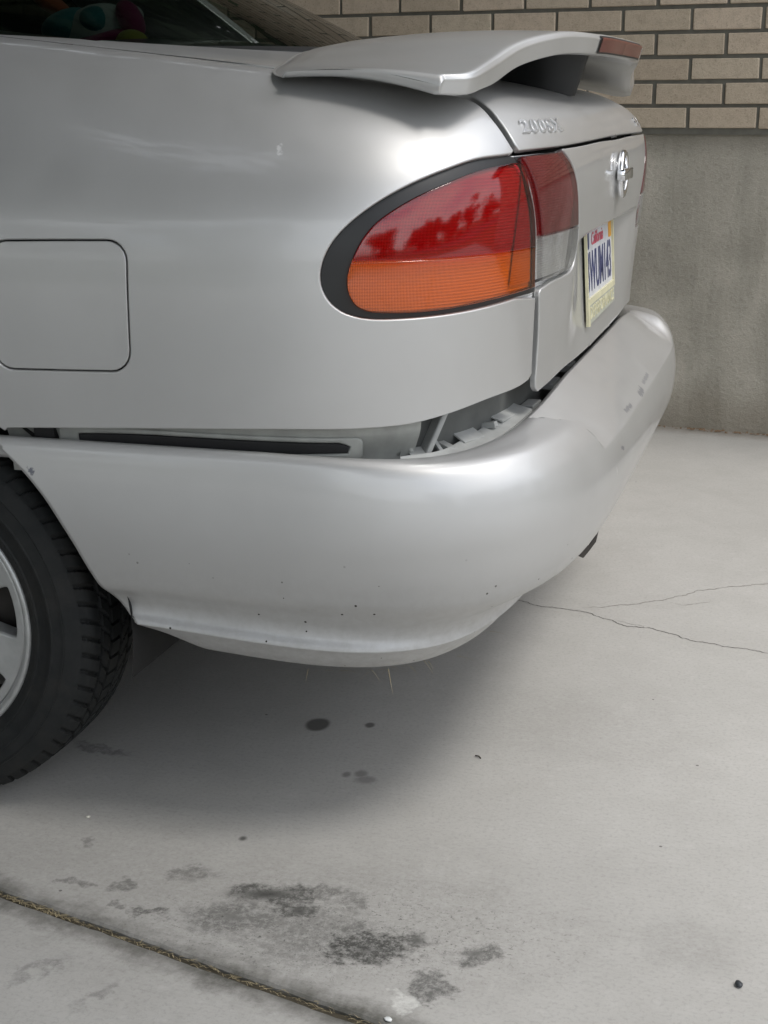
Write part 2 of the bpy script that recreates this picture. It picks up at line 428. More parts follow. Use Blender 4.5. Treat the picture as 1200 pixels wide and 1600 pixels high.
def make_glass():
    t = NT('tinted_glass')
    tr = t.n('ShaderNodeBsdfTransparent', Color=c4(.15, .175, .16)); gl = t.n('ShaderNodeBsdfGlossy', Color=c4(.9), Roughness=.03)
    m = t.n('ShaderNodeMixShader', _0=schlick(t, .045), _1=tr.outputs[0], _2=gl.outputs[0])
    t.t.links.new(m.outputs[0], t.out.inputs['Surface']); return t.m
GLASS = make_glass()

# ------------------------------------------------------------------ the car: outlines on its skin as (u, v)
O = {'bottom': [(-0.1238, 0.5704), (-0.0669, 0.5729), (0.0172, 0.5771), (0.1514, 0.5843), (0.2655, 0.5895), (0.3377, 0.5909), (0.3887, 0.594), (0.4242, 0.6004), (0.475, 0.6101), (0.5253, 0.613), (0.543, 0.6164)], 'seam': [(0.5493, 0.6226), (0.5467, 0.6634), (0.5436, 0.6993), (0.541, 0.7294)], 'lamp': [(0.5041, 0.7362), (0.4543, 0.732), (0.4149, 0.7293), (0.3787, 0.7281), (0.3442, 0.7292), (0.3227, 0.7358), (0.3082, 0.7475), (0.2988, 0.7645), (0.2956, 0.7829), (0.2983, 0.8034), (0.3078, 0.827), (0.3245, 0.8505), (0.3458, 0.8719), (0.3736, 0.8923), (0.4031, 0.9089), (0.4383, 0.924), (0.4791, 0.929)], 'lampr': [(0.5111, 0.8807), (0.5243, 0.8456), (0.534, 0.8101), (0.5453, 0.7422)], 'seamup': [(0.482, 0.9327), (0.476, 0.9481), (0.47, 0.9664), (0.4641, 0.9862), (0.4601, 1.0062), (0.4559, 1.0211), (0.4496, 1.0304), (0.4375, 1.0374)], 'lidseam': [(0.4887, 0.9353), (0.4827, 0.9509), (0.4775, 0.9686), (0.4726, 0.9906), (0.4695, 1.0117), (0.4652, 1.0281), (0.4612, 1.0418), (0.4506, 1.0525)], 'lidlow': [(0.4903, 0.9335), (0.5203, 0.9345), (0.5708, 0.936), (0.6514, 0.938), (0.7545, 0.9396), (0.8811, 0.9403)], 'topline': [(0.5726, 0.9299), (0.6479, 0.9317), (0.7545, 0.9334), (0.8696, 0.9341)], 'inlamp': [(0.4899, 0.9283), (0.5257, 0.9295), (0.5698, 0.9308), (0.5928, 0.9116), (0.6137, 0.8838), (0.6308, 0.847), (0.6446, 0.8107), (0.651, 0.7751), (0.6412, 0.7518), (0.6071, 0.7474), (0.5749, 0.7466), (0.5501, 0.7464), (0.5438, 0.7776), (0.5373, 0.8097), (0.5248, 0.8497), (0.5082, 0.8931)], 'panl': [(0.5482, 0.7347), (0.5572, 0.6783), (0.5599, 0.6328), (0.5606, 0.6018), (0.5683, 0.5919)], 'panb': [(0.593, 0.595), (0.6501, 0.6002), (0.7315, 0.5976), (0.8351, 0.5956), (0.9617, 0.5977), (1.0192, 0.6023)], 'split1': [(0.307, 0.8004), (0.328, 0.8019), (0.3742, 0.8008), (0.4217, 0.8001), (0.478, 0.8001), (0.5267, 0.8004), (0.5447, 0.7993)], 'split2': [(0.5236, 0.8108), (0.5345, 0.8109), (0.5765, 0.8132), (0.6395, 0.8133), (0.674, 0.8115)], 'lens': [(0.4786, 0.9159), (0.4941, 0.913), (0.5072, 0.8768), (0.5189, 0.8437), (0.5271, 0.8111), (0.5382, 0.7445), (0.5031, 0.7431), (0.4537, 0.7394), (0.4144, 0.7361), (0.3783, 0.7352), (0.3462, 0.7377), (0.3327, 0.7443), (0.3255, 0.756), (0.3218, 0.7714), (0.3227, 0.789), (0.3276, 0.8087), (0.3351, 0.8291), (0.3481, 0.8495), (0.3755, 0.8736), (0.4045, 0.8908), (0.4385, 0.9072)], 'front': [(-0.1741, 0.0581), (-0.1363, 0.0935), (-0.1046, 0.1351), (-0.0753, 0.1891), (-0.0534, 0.2417), (-0.038, 0.2861), (-0.0201, 0.3196), (-0.0046, 0.3396)]}

car = thing('parked_car', 'silver two-door coupe with rear spoiler and loose sagging rear bumper, parked on the concrete driveway', 'car', (.0, 0, 0))
fac = lambda u: 2*BUM-u
mir = lambda pts: [(fac(u), v) for u, v in pts][::-1]

# quarter panels, each with the wheel arch cut out
ARC = [(.335*math.cos(a)-BX0, .285+.335*math.sin(a)) for a in np.linspace(R_(57), R_(190), 26)]
FX = -.52-BX0
qloop = chain([
    O['bottom'][1:], O['seam'], O['lamp'], O['seamup'],
    [(O['seamup'][-1][0]-.015, 1.045), (.36, 1.062), (.2, 1.078), (.0, 1.088), (-.25, 1.09), (FX, 1.09)],
    [(FX, 1.09), (FX, .24)], [(-.38-BX0, .24), ARC[-1]], ARC[::-1], [(ARC[0][0]+.004, .570)]], .007)
fd = dict(x0=.180, x1=.372, z0=.651, z1=.814, r=.026)
def rrect(x0, x1, z0, z1, r, tilt=0., k=6):
    o = []
    for cx, cz, a0 in ((x1-r, z1-r, 0), (x0+r, z1-r, 90), (x0+r, z0+r, 180), (x1-r, z0+r, 270)):
        for i in range(k+1):
            a = R_(a0+90*i/k); x = cx+r*math.cos(a); o.append((x, cz+r*math.sin(a)+tilt*(x-x0)))
    return np.array(o)
def resample(loop, step=.006):
    return chain([[tuple(p) for p in loop]+[tuple(loop[0])]], step)
door_hole = resample(rrect(fd['x0']-.0018-BX0, fd['x1']+.0018-BX0, fd['z0']-.0018, fd['z1']+.0018, .0275, .026))
qp = panel('quarter_panel', body, qloop, [door_hole], h=.010, parent=car, mat=PAINT)
qp['label'] = 'near-side rear quarter panel with the square fuel door'
fl = panel('fuel_door', body, resample(rrect(fd['x0']-BX0, fd['x1']-BX0, fd['z0'], fd['z1'], .026, .026)), h=.010, roll=.0015, depth=.008, offset=-.0008, parent=qp, mat=PAINT)
panel('fuel_door_recess', body, resample(rrect(fd['x0']-.006-BX0, fd['x1']+.006-BX0, fd['z0']-.006, fd['z1']+.006, .026, .026)), h=.02, offset=-.011, parent=qp, mat=GAP_SHADE)  # black sheet: shade round the fuel door put into the colour
panel('quarter_panel', body, qloop, h=.014, parent=car, mat=PAINT, mirror=True)

# boot lid and the panel below its lip
top_side = [(O['lidseam'][-1][0]-.012, 1.058), (.36, 1.074), (.2, 1.089), (.0, 1.098), (-.10, 1.098)]
lidl = O['lidlow']+[(BUM, .9372)]+mir(O['lidlow'])
lid_loop = chain([lidl, mir(O['lidseam']), mir(top_side), [(fac(-.10), 1.098), (fac(-.10), 1.64)], [(fac(-.10), 1.64), (BUM, 1.64), (-.10, 1.64)], [(-.10, 1.64), (-.10, 1.098)],
                  top_side[::-1], O['lidseam'][::-1]], .007)
lid = panel('trunk_lid', body, lid_loop, h=.010, parent=car, mat=PAINT)
lampright = O['inlamp'][2:12]
gapo = [(u+.0035, v-.002 if v < .76 else v) for u, v in lampright]
gapo[-1] = (gapo[-1][0]-.002, gapo[-1][1]-.005)
tl = O['topline']
pbot = O['panb'][:-1]+[(BUM, .6)]
half = [gapo[::-1][0]]  # start under the inner lamp
p_loop = chain([[tl[1], tl[2], (BUM, .9318)]+[(fac(u), v) for u, v in (tl[2], tl[1])],
                [(fac(u), v) for u, v in gapo], [(fac(u), v) for u, v in O['panl']], [(fac(u), v) for u, v in pbot[:-1]]+[(BUM, .6)]+pbot[:-1][::-1],
                O['panl'][::-1], gapo[::-1]], .007)
tp = panel('trunk_panel', rear, p_loop, h=.010, hv=.006, parent=car, mat=PAINT)

# tail lamps
def lamps(mirror):
    lab = None
    g = panel('tail_lamp', body, chain([O['lamp'], [(.481, .9283), (.4860, .926)], O['lampr'], [(.5449, .7414), (.5440, .7360)]], .006), [np.array(chain([O['lens'][:6], O['lens'][5:]+[O['lens'][0]]], .006))*.996+np.mean(np.array(O['lens']), 0)*.004], h=.009, roll=.001, depth=.001, offset=-.0055, parent=car, mat=TRIM, mirror=mirror)
    ln = O['lens']; z = .799
    full = chain([ln[:6], ln[5:]+[ln[0]]], .005)
    up = full[full[:, 1] > z+.0006]; lo = full[full[:, 1] < z-.0006]
    def order(pts):   # keep cyclic order, start after the largest jump
        d = np.linalg.norm(np.roll(pts, -1, 0)-pts, axis=1); i = int(np.argmax(d)); return np.roll(pts, -(i+1), 0)
    up, lo = order(up), order(lo)
    def close(a, zz):
        s, e = a[-1], a[0]; n = int(abs(e[0]-s[0])/.005)
        br = [(s[0]+(e[0]-s[0])*k/n, zz) for k in range(0, n+1)]
        return np.array([tuple(q) for q in a]+br)
    rl = panel('red_lens', body, close(up, z+.0004), h=.008, roll=.0016, depth=.003, offset=-.0005, parent=g, mat=RED, mirror=mirror)
    al = panel('amber_lens', body, close(lo, z-.0004), h=.008, roll=.0016, depth=.003, offset=-.0005, parent=g, mat=AMBER, mirror=mirror)
    # ribbed reflector bowls behind the lenses
    uu = np.linspace(.30, .62, 76); vv = np.linspace(.725, .93, 40)
    def bowl(u, v):
        p = body(u, v); n = surf_normals(body, u, v)
        cu = ((u-.44)/.10)**2; 
        step = 0*u
        d = -.0105+step-.002*sstep(.006, .0, np.abs(v-.799))
        return p+n*d[:, None]
    gb = grid('lamp_reflector', bowl, uu, vv, parent=g, mat=REFL)
    if mirror:
        me = gb.data; 
        for vt in me.vertices: vt.co.y = -vt.co.y
        me.flip_normals()
    return g
gn = lamps(False); gn['label'] = 'near-side tail lamp, red over amber in a black surround'
lamps(True)
def inner_lamp(mirror):
    ll = O['inlamp']; 
    out = panel('inner_lamp', body, chain([ll[:3], ll[2:12], ll[11:]+[ll[0]]], .006), h=.012, roll=.002, depth=.008, offset=-.009, parent=car, mat=TRIM, mirror=mirror)
    c = np.mean(ll, 0); zz = .8115
    a = [tuple(np.array(p)+(c-p)*.045) for p in ll]
    full = chain([a[:3], a[2:12], a[11:]+[a[0]]], .005)
    for nm, sel, mt, s in (('red_lens', full[:, 1] > zz+.001, REDDUST, 1), ('clear_lens', full[:, 1] < zz-.001, CLEAR, -1)):
        q = full[sel]; d = np.linalg.norm(np.roll(q, -1, 0)-q, axis=1); q = np.roll(q, -(int(np.argmax(d))+1), 0)
        n = max(3, int(abs(q[0][0]-q[-1][0])/.005)); br = [(q[-1][0]+(q[0][0]-q[-1][0])*k/n, zz+.0004*s) for k in range(n+1)]
        panel(nm, body, np.array([tuple(x) for x in q]+br), h=.008, roll=.003, depth=.006, offset=.0015, parent=out, mat=mt, mirror=mirror)
    gb = grid('lamp_reflector', lambda u, v: body(u, v)-surf_normals(body, u, v)*.008, np.linspace(.50, .632, 26), np.linspace(.752, .925, 26), parent=out, mat=REFL2)
    if mirror:
        for vt in gb.data.vertices: vt.co.y = -vt.co.y
        gb.data.flip_normals()
    return out
REFL2 = make_reflector('inner_lamp_reflector', (.62, .60, .58), 300.)
inner_lamp(False); inner_lamp(True)

# channel behind all the shut lines, black so that the shade in the gaps is in its colour
grid('shut_line_channel', lambda u, v: body(u, v)-surf_normals(body, u, v)*.036, np.linspace(.15, 2*BUM-.15, 120), np.linspace(.60, 1.03, 40), parent=car, mat=GAP_SHADE)

# ------------------------------------------------------------------ bumper
def bumper_front(v):
    f = catmull(O['front'], .01); return np.interp(v, f[:, 1], f[:, 0], left=f[0, 0]-.03, right=f[-1, 0])
rows = np.unique(np.round(np.concatenate([np.linspace(-.03, .0, 5), np.linspace(.0, .03, 13), np.linspace(.03, .12, 26), np.linspace(.12, .30, 34), np.linspace(.30, .36, 25), np.linspace(.36, .43, 14)]), 5))
NCOL = 560
fr = np.array([bumper_front(v) for v in rows]); fr[rows < .03] = np.linspace(-.245, -.20, (rows < .03).sum())
fr = np.where(rows < .0567, np.interp(rows, [-.03, .0, .02, .0567], [-.215, -.212, -.203, -.1715]), fr)
fr = np.where(rows > .337, np.interp(rows, [.337, .352, .43], [-.0042, .004, .06]), fr)
S01 = np.linspace(0, 1, NCOL)
U2 = np.array([[f+(2*KUM-2*f)*s for f in fr] for s in S01]); V2 = np.tile(rows, (NCOL, 1))
bp = grid('rear_bumper', bumper, U2, V2, parent=car, mat=PAINT, flip=True)
bp['label'] = 'painted rear bumper hanging loose below the body'
sol = bp.modifiers.new('thickness', 'SOLIDIFY'); sol.thickness = .0035; sol.offset = -1
# rolled front flange of the bumper at the wheel arch
fl_v = np.linspace(0, .352, 60)
ff = np.interp(fl_v, rows, fr)
P = bumper(ff, fl_v); N = bnorm(ff, fl_v)
V = []; 
for a in np.linspace(0, 90, 6): V.append(P-N*(.0025*(1-math.cos(R_(a))))+np.array([-.0025*math.sin(R_(a)), 0, 0]))
V.append(V[-1]-N*.010)
n = len(fl_v); Vn = np.concatenate(V); F = [(k*n+i, k*n+i+1, (k+1)*n+i+1, (k+1)*n+i) for k in range(len(V)-1) for i in range(n-1)]
mesh('bumper_flange', Vn, F, bp, PAINT)

# ------------------------------------------------------------------ what shows in the gap above the bumper
def off(S, d): return lambda u, v: S(u, v)-surf_normals(S, u, v)*(d(u, v) if callable(d) else d)[..., None] if callable(d) else S(u, v)-surf_normals(S, u, v)*d
inner = grid('inner_body', lambda u, v: body(u, v)-surf_normals(body, u, v)*(.020+.012*sstep(.585, .54, v))[:, None], np.linspace(-.13, .408, 120), np.linspace(.50, .64, 22), parent=car, mat=PRIMER)
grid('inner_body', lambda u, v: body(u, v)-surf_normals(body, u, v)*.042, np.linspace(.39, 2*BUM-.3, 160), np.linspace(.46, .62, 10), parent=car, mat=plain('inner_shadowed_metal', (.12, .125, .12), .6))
bm = bmesh.new(); _p = body(.42, .57)[0]; add_box(bm, (_p[0]-.034, _p[1]+.045, .560), (.008, .07, .10), Matrix.Rotation(R_(38), 4, 'Z') @ Matrix.Rotation(R_(25), 4, 'Y'), .003); from_bm('inner_gusset', bm, inner, PLASTIC)
ub = unit(np.array([1., 0, 0]))
slot = chain([[(-.02, .562), (.05, .5655), (.18, .5665), (.318, .5660)], [(.318, .5660), (.330, .561), (.328, .553)], [(.328, .553), (.2, .550), (-.02, .550)], [(-.02, .550), (-.02, .562)]], .006)
so = panel('body_slot', lambda u, v: body(u, v)-surf_normals(body, u, v)*.019, slot, h=.012, roll=.002, depth=.012, parent=inner, mat=GAP_SHADE)  # black sheet for the slot opening; its shade is put into the colour
so2 = panel('slot_lip', lambda u, v: body(u, v)-surf_normals(body, u, v)*.0195, resample(rrect(-.05, .345, .541, .5745, .010)), [slot], h=.012, roll=.0035, depth=.008, parent=inner, mat=PRIMER)
panel('body_hole', lambda u, v: body(u, v)-surf_normals(body, u, v)*.018, resample(rrect(-.085, -.055, .545, .59, .006)), h=.012, roll=.001, depth=.012, parent=inner, mat=GAP_SHADE)  # hole drawn as a black sheet, shade included in the colour
# plastic retainer strip under the top edge of the bumper, with teeth
bm = bmesh.new()
def bp_frame(u, v=.0):
    p = bumper(u, v)[0]; n = bnorm(np.array([u]), np.array([v+.14]))[0]; n = np.array([n[0], n[1], 0]); n /= np.linalg.norm(n)
    t = np.cross([0, 0, 1.], n); return Vector(p), Vector(n), Vector(t)
def rbox(bm, u, inn, dz, s, tilt=0, bevel=.0015):
    p, n, t = bp_frame(u); m = Matrix((( t.x, n.x, 0), (t.y, n.y, 0), (t.z, n.z, 1))).to_4x4()
    add_box(bm, p-n*inn+Vector((0, 0, dz)), s, m @ Matrix.Rotation(R_(tilt), 4, 'X'), bevel)
us = np.linspace(.40, .62, 16)
V = []; F = []
for i, u in enumerate(us):
    p, n, t = bp_frame(u)
    w = (.012+.020*float(sstep(.44, .52, u))) if i > 0 else .006
    for d, z in ((.003, .001), (w, .008), (w, .004), (.003, -.003)): V.append(p-n*d+Vector((0, 0, z)))
for i in range(len(us)-1):
    for k in range(4): F.append((i*4+k, (i+1)*4+k, (i+1)*4+(k+1) % 4, i*4+(k+1) % 4))
rt = mesh('bumper_retainer', V, F, car, PLASTIC, smooth=False)
for u, inn, dz, s, tl_ in ((.428, .026, .006, (.022, .026, .003), -20), (.462, .040, .016, (.006, .044, .004), -36), (.474, .030, .004, (.012, .026, .012), -10), (.512, .034, .012, (.046, .034, .003), -26), (.548, .026, .010, (.010, .022, .008), 14), (.583, .030, .009, (.060, .028, .003), -16)):
    bm = bmesh.new(); rbox(bm, u, inn, dz, s, tl_, .0008); from_bm('retainer_clip', bm, rt, PLASTIC)
p, n, t = bp_frame(.412)
pts = [p-n*.03+t*(.012*math.cos(a))+Vector((0, 0, -.006+.022*math.sin(a))) for a in np.linspace(-1.2, 2.6, 10)]
Vt, Ft = tube(pts, .0035, 8); mesh('retainer_clip', Vt, Ft, rt, PRIMER)
for k, (u, s) in enumerate(((.655, (.05, .02, .012)), (.75, (.06, .02, .01)), (.86, (.05, .018, .012)))):
    bm = bmesh.new(); rbox(bm, u, .020, -.012, s, 0); from_bm('bumper_clip', bm, car, PLASTIC)
# torn metal strip under the bumper
def frame_at(u, v):
    p = bumper(u, v)[0]; n = bnorm(np.array([u]), np.array([v]))[0]; return Vector(p), Vector(n)
p, n = frame_at(.628, .293)
V = []; F = []
prof = [(0, 0, 0), (.014, -.006, .004), (.030, -.002, .010), (.041, .010, .018), (.050, .022, .020)]
for i, (a, b, c) in enumerate(prof):
    w = .013-.002*i+.003*(i % 2); q = p+Vector((.004+c, a, b-.006))
    V += [q+Vector((0, 0, w/2)), q-Vector((0, 0, w/2)), q-Vector((.0015, 0, w/2)), q+Vector((-.0015, 0, w/2))]
for i in range(4):
    for k in range(4): F.append((i*4+k, (i+1)*4+k, (i+1)*4+(k+1) % 4, i*4+(k+1) % 4))
mesh('torn_metal_strip', V, F, car, STEELD, smooth=False)

# ------------------------------------------------------------------ wheels
WC = (0, -.8225, .2813)
def tyre_mesh():
    TR, RR = .2813, .188
    ns = 952
    side = [(RR-.006, .022), (RR, .010), (.196, .004), (.2025, .0005), (.204, -.0016), (.206, -.0016), (.2075, .0), (.225, -.0030), (.2262, -.0044), (.228, -.0044), (.2292, -.0030), (.243, -.0012), (.2435, -.0026), (.2455, -.0024), (.246, -.0008), (.254, .0022), (.261, .0052), (.2638, .0068), (.2665, .0085)]
    gl_ = (.0445, .0715, .1035, .1305)
    tw = np.unique(np.round(np.concatenate([np.linspace(.011, .164, 40)]+[[g-.0037, g-.0030, g, g+.0030, g+.0037] for g in gl_]), 4))
    V = []; n1 = len(side)
    prof = [(r, y, 0) for r, y in side]
    for y in tw:
        e = min(y-.011, .164-y); crown = TR-.0030*((y-.0875)/.0765)**2-.0105*max(0, 1-e/.018)**2
        prof.append((crown, y, 1))
    prof += [(r, .175-y, 0) for r, y in side[::-1]]
    npf = len(prof); A = np.arange(ns)*2*math.pi/ns; V = np.zeros((ns, npf, 3))
    for j, (r, y, tr) in enumerate(prof):
        rr = np.full(ns, r)
        if tr:
            d = 0*A; g = 0
            for gy in gl_:
                g = max(g, 1.0 if abs(y-gy) < .0033 else 0.)
            ph = A/(2*math.pi)*68
            yy = y if y < .0875 else .175-y
            if yy < .0415: c = (ph+yy*18.) % 1
            elif yy < .0685: c = (ph*1.0+.5+yy*34.) % 1
            else: c = (ph+.25) % 1
            lat = (np.minimum(c, 1-c) < .095).astype(float)
            sip = (np.abs((c+.5) % 1-.0) < .0).astype(float)
            d = np.maximum(g*.007, lat*.0055)
            rr = rr-d
        V[:, j, 0] = rr*np.cos(A); V[:, j, 1] = y; V[:, j, 2] = rr*np.sin(A)
        if tr == 0 and .2640 < r < .27:
            c = (A/(2*math.pi)*68+.2) % 1; sgn = 1 if y < .08 else -1
            V[:, j, 1] += sgn*(np.minimum(c, 1-c) < .10)*.0018
    F = [(i*npf+k, i*npf+k+1, ((i+1) % ns)*npf+k+1, ((i+1) % ns)*npf+k) for i in range(ns) for k in range(npf-1)]
    return V.reshape(-1, 3), F
def make_wheel(loc):
    w = bpy.data.objects.new('wheel', None); COL.objects.link(w); w.parent = car; w.location = loc; w.empty_display_size = .1
    V, F = tyre_mesh(); ty = mesh('tyre', V, F, w, TYRE); ty.data.set_sharp_from_angle(angle=R_(40))
    # rim: outer lip ring + barrel, spoked face
    prof = [(.1825, .030), (.190, .022), (.1905, .012), (.1895, .0065), (.1865, .0045), (.1825, .0058), (.1790, .0105), (.1765, .013)]
    V, F = lathe_y(prof, 160, (0, 0, 0)); V2, F2 = lathe_y([(.174, .030), (.168, .05), (.160, .09), (.160, .15)], 96, (0, 0, 0))
    rim = mesh('rim', V, F, w, ALLOY); mesh('rim_barrel', V2, F2, rim, STEELD)
    ang = np.linspace(0, 2*math.pi, 200, endpoint=False)
    disc = np.c_[.1772*np.cos(ang), .1772*np.sin(ang)]
    holes = []
    for k in range(7):
        a0 = R_(7+360/7*k); pts = []
        ro, ri, ho, hi = .1600, .080, R_(14), R_(8)
        for i in range(9): t = i/8; a = a0-ho+2*ho*t; pts.append((ro*math.cos(a), ro*math.sin(a)))
        for i in range(7): t = i/6; a = a0+hi-2*hi*t; pts.append((ri*math.cos(a), ri*math.sin(a)))
        c = np.mean(pts, 0); P = [tuple(c+(np.array(p)-c)*(1)) for p in pts]
        # round the corners with a small Chaikin pass
        for _ in range(2): P = [q for i in range(len(P)) for q in (tuple(.75*np.array(P[i])+.25*np.array(P[(i+1) % len(P)])), tuple(.25*np.array(P[i])+.75*np.array(P[(i+1) % len(P)])))]
        holes.append(resample(P, .004))
    def face(u, v):
        u, v = np.atleast_1d(u).astype(float), np.atleast_1d(v).astype(float); r = np.hypot(u, v)
        y = .015+.014*(1-np.clip(r/.177, 0, 1)**2)-.018*np.exp(-(r/.055)**2)
        return np.stack([u, y, v], -1)
    fcm = panel('rim_face', face, disc, holes, h=.006, roll=.005, depth=.022, parent=rim, mat=ALLOY)
    V, F = lathe_y([(0.001, .002), (.026, .003), (.030, .010), (.030, .03)], 48, (0, 0, 0)); mesh('hub_cap', V, F, w, ALLOY)
    V, F = lathe_y([(.001, .075), (.125, .075), (.128, .095)], 48, (0, 0, 0)); mesh('brake_disc', V, F, w, STEELD)
    return w
rw = make_wheel(WC)
def copy_tree(o, parent):
    c = o.copy(); COL.objects.link(c); c.parent = parent
    for ch in [x for x in bpy.data.objects if x.parent == o and x != c]: copy_tree(ch, c)
    return c
for x, s in ((0, -1), (-2.535, 1), (-2.535, -1)):
    c = copy_tree(rw, car); c.location = (x, -s*.8225, .2813); c.rotation_euler = (0, 0, 0 if s > 0 else math.pi)
# wheel-well liners
for cx, s in ((0, 1), (0, -1), (-2.535, 1), (-2.535, -1)):
    V, F = lathe_y([(.345, -.815), (.345, -.52), (.0, -.52)], 40, (cx, 0, .285), R_(-10), R_(190))
    V = [(a, b*s, c) for a, b, c in V]; mesh('wheel_liner', V, F, car, DARK)
bm = bmesh.new(); add_box(bm, (-1.3, 0, .26), (3.0, 1.05, .14)); add_box(bm, (.40, 0, .34), (.62, 1.20, .10)); add_box(bm, (.40, -.22, .245), (.50, .5, .12), None, .03)
from_bm('underbody', bm, car, DARK)

# ------------------------------------------------------------------ front part of the body (left of the picture)
def flank(x0, x1, z0, z1, hole=None):
    return chain([[(x0-BX0, z1), (x1-BX0, z1)], [(x1-BX0, z1), (x1-BX0, z0)], [(x1-BX0, z0), (x0-BX0, z0)], [(x0-BX0, z0), (x0-BX0, z1)]], .02)
arcf = [(-2.535+.335*math.cos(a)-BX0, .285+.335*math.sin(a)) for a in np.linspace(R_(-8), R_(188), 30)]
fen = chain([[(-3.25-BX0, 1.02), (-1.715-BX0, 1.09)], [(-1.715-BX0, 1.09), (-1.715-BX0, .24)], [(-2.17-BX0, .24), arcf[0]], arcf, [arcf[-1], (-3.25-BX0, .24)], [(-3.25-BX0, .24), (-3.25-BX0, 1.02)]], .02)
for m in (False, True):
    panel('side_door', body, flank(-1.71, -.525, .24, 1.09), h=.03, parent=car, mat=PAINT, mirror=m)
    panel('front_fender', body, fen, h=.03, parent=car, mat=PAINT, mirror=m)
def hood(s, t):   # s across -1..1, t 0 at the windscreen .. 1 nose
    x = -1.55-1.75*t-.06*(1-s*s)*t; y = s*(.62-.04*t); z = 1.04+.03*(1-s*s)-.20*t**1.6-.02*t
    return np.stack([x+0*s, y, z], -1)
grid('hood', hood, np.linspace(-1, 1, 24), np.linspace(0, 1, 24), parent=car, mat=PAINT)
def nose(s, t):
    a = s*math.pi/2; x = -3.22-.16*np.cos(a)**.6-.03*np.sin(t*math.pi); y = .83*np.sin(a); z = .82-.58*t
    return np.stack([x, y, z], -1)
grid('front_bumper', nose, np.linspace(-1, 1, 40), np.linspace(0, 1, 14), parent=car, mat=PAINT)

# ------------------------------------------------------------------ glasshouse
def rglass(s, t):   # s -1 (near) .. 1, t 0 base .. 1 roof
    xb = .452-.34*np.abs(s)**3; yb = .625*s; zb = 1.043+.012*(1-s*s)
    xt = -.28-.05*s*s; yt = .50*s; zt = 1.338-.02*s*s+.012
    b = np.sin(t*math.pi)*.022
    k = t
    return np.stack([xb+(xt-xb)*k+b*.4, yb+(yt-yb)*k*1.0, zb+(zt-zb)*k+b], -1)
rg = grid('rear_window', rglass, np.linspace(-1, 1, 90), np.linspace(0, 1, 40), parent=car, mat=GLASS)
# black rubber seal along its foot and the black painted band
def seal(s, t): 
    p = rglass(s, t*.0); q = rglass(s, 0*t+.05); return p+(q-p)*(t[:, None]*1.1-.35)+np.array([0, 0, .003])*np.sin(np.clip(t, 0, 1)*math.pi)[:, None]-np.array([0, 0, .004])*(t[:, None] < .01)
grid('window_seal', seal, np.linspace(-1, 1, 120), np.linspace(0, 1, 8), parent=rg, mat=TRIM)
def roof(s, t): 
    x = -.28-.05*s*s*(1-t)-t*.95+.04*s*s*t; y = s*(.50+.02*np.sin(t*math.pi)); z = 1.35-.02*s*s+.035*np.sin(t*math.pi)*(1-.3*s*s)
    return np.stack([x, y, z], -1)
grid('roof', roof, np.linspace(-1, 1, 30), np.linspace(0, 1, 20), parent=car, mat=PAINT)
def wind(s, t):
    x = -1.23+.04*s*s-t*(.55-.30*s*s*1.0)*1.0; y = s*(.50+.14*t); z = 1.35-.02*s*s-.31*t+.03*np.sin(t*math.pi)
    return np.stack([x, y, z], -1)
grid('windscreen', wind, np.linspace(-1, 1, 30), np.linspace(0, 1, 14), parent=car, mat=GLASS)
def side_surf(sg):
    def f(x, t):  # t 0 belt..1 roof
        zb = 1.035; return np.stack([x, sg*(.640-.125*t-.01*np.sin(t*math.pi)*-1), zb+.30*t], -1)
    return f
for sg in (-1, 1):
    f = side_surf(sg)
    # glass from the door pillar back to the roof pillar
    V = [(-1.45, .0), (-.28, .0), (-.52, .93), (-1.2, .93)]
    loop = chain([[V[0], V[1]], [V[1], V[2]], [V[2], V[3]], [V[3], V[0]]], .04)
    panel('side_window', f, loop, h=.06, roll=.002, depth=.003, parent=car, mat=GLASS)
    Vp = [(-.27, -.08), (.10, -.08), (-.02, .25), (-.30, 1.0), (-.54, 1.0)]
    panel('roof_pillar', f, chain([[Vp[0], Vp[1]], [Vp[1], Vp[2], Vp[3]], [Vp[3], Vp[4]], [Vp[4], Vp[0]]], .02), h=.03, roll=.003, depth=.02, parent=car, mat=PAINT)
    bm = bmesh.new(); add_box(bm, (-.9, sg*.523, 1.327), (.85, .03, .03), None, .008); from_bm('door_frame', bm, car, TRIM)
bm = bmesh.new(); add_box(bm, (.02, 0, 1.028), (.62, 1.10, .02), None, .004); from_bm('parcel_shelf', bm, car, DARK)
bm = bmesh.new(); add_box(bm, (-.42, 0, .98), (.16, 1.16, .36), Matrix.Rotation(R_(-18), 4, 'Y'), .05); from_bm('rear_seat', bm, car, DARK)
# shoulder deck strip between quarter panel and glass
grid('deck_shoulder', body, np.linspace(-.80, .30, 60), np.linspace(1.0905, 1.16, 6), parent=car, mat=PAINT)
dsf = grid('deck_shoulder', body, np.linspace(-.80, .30, 60), np.linspace(1.0905, 1.16, 6), parent=car, mat=PAINT)
for vt in dsf.data.vertices: vt.co.y = -vt.co.y
dsf.data.flip_normals()

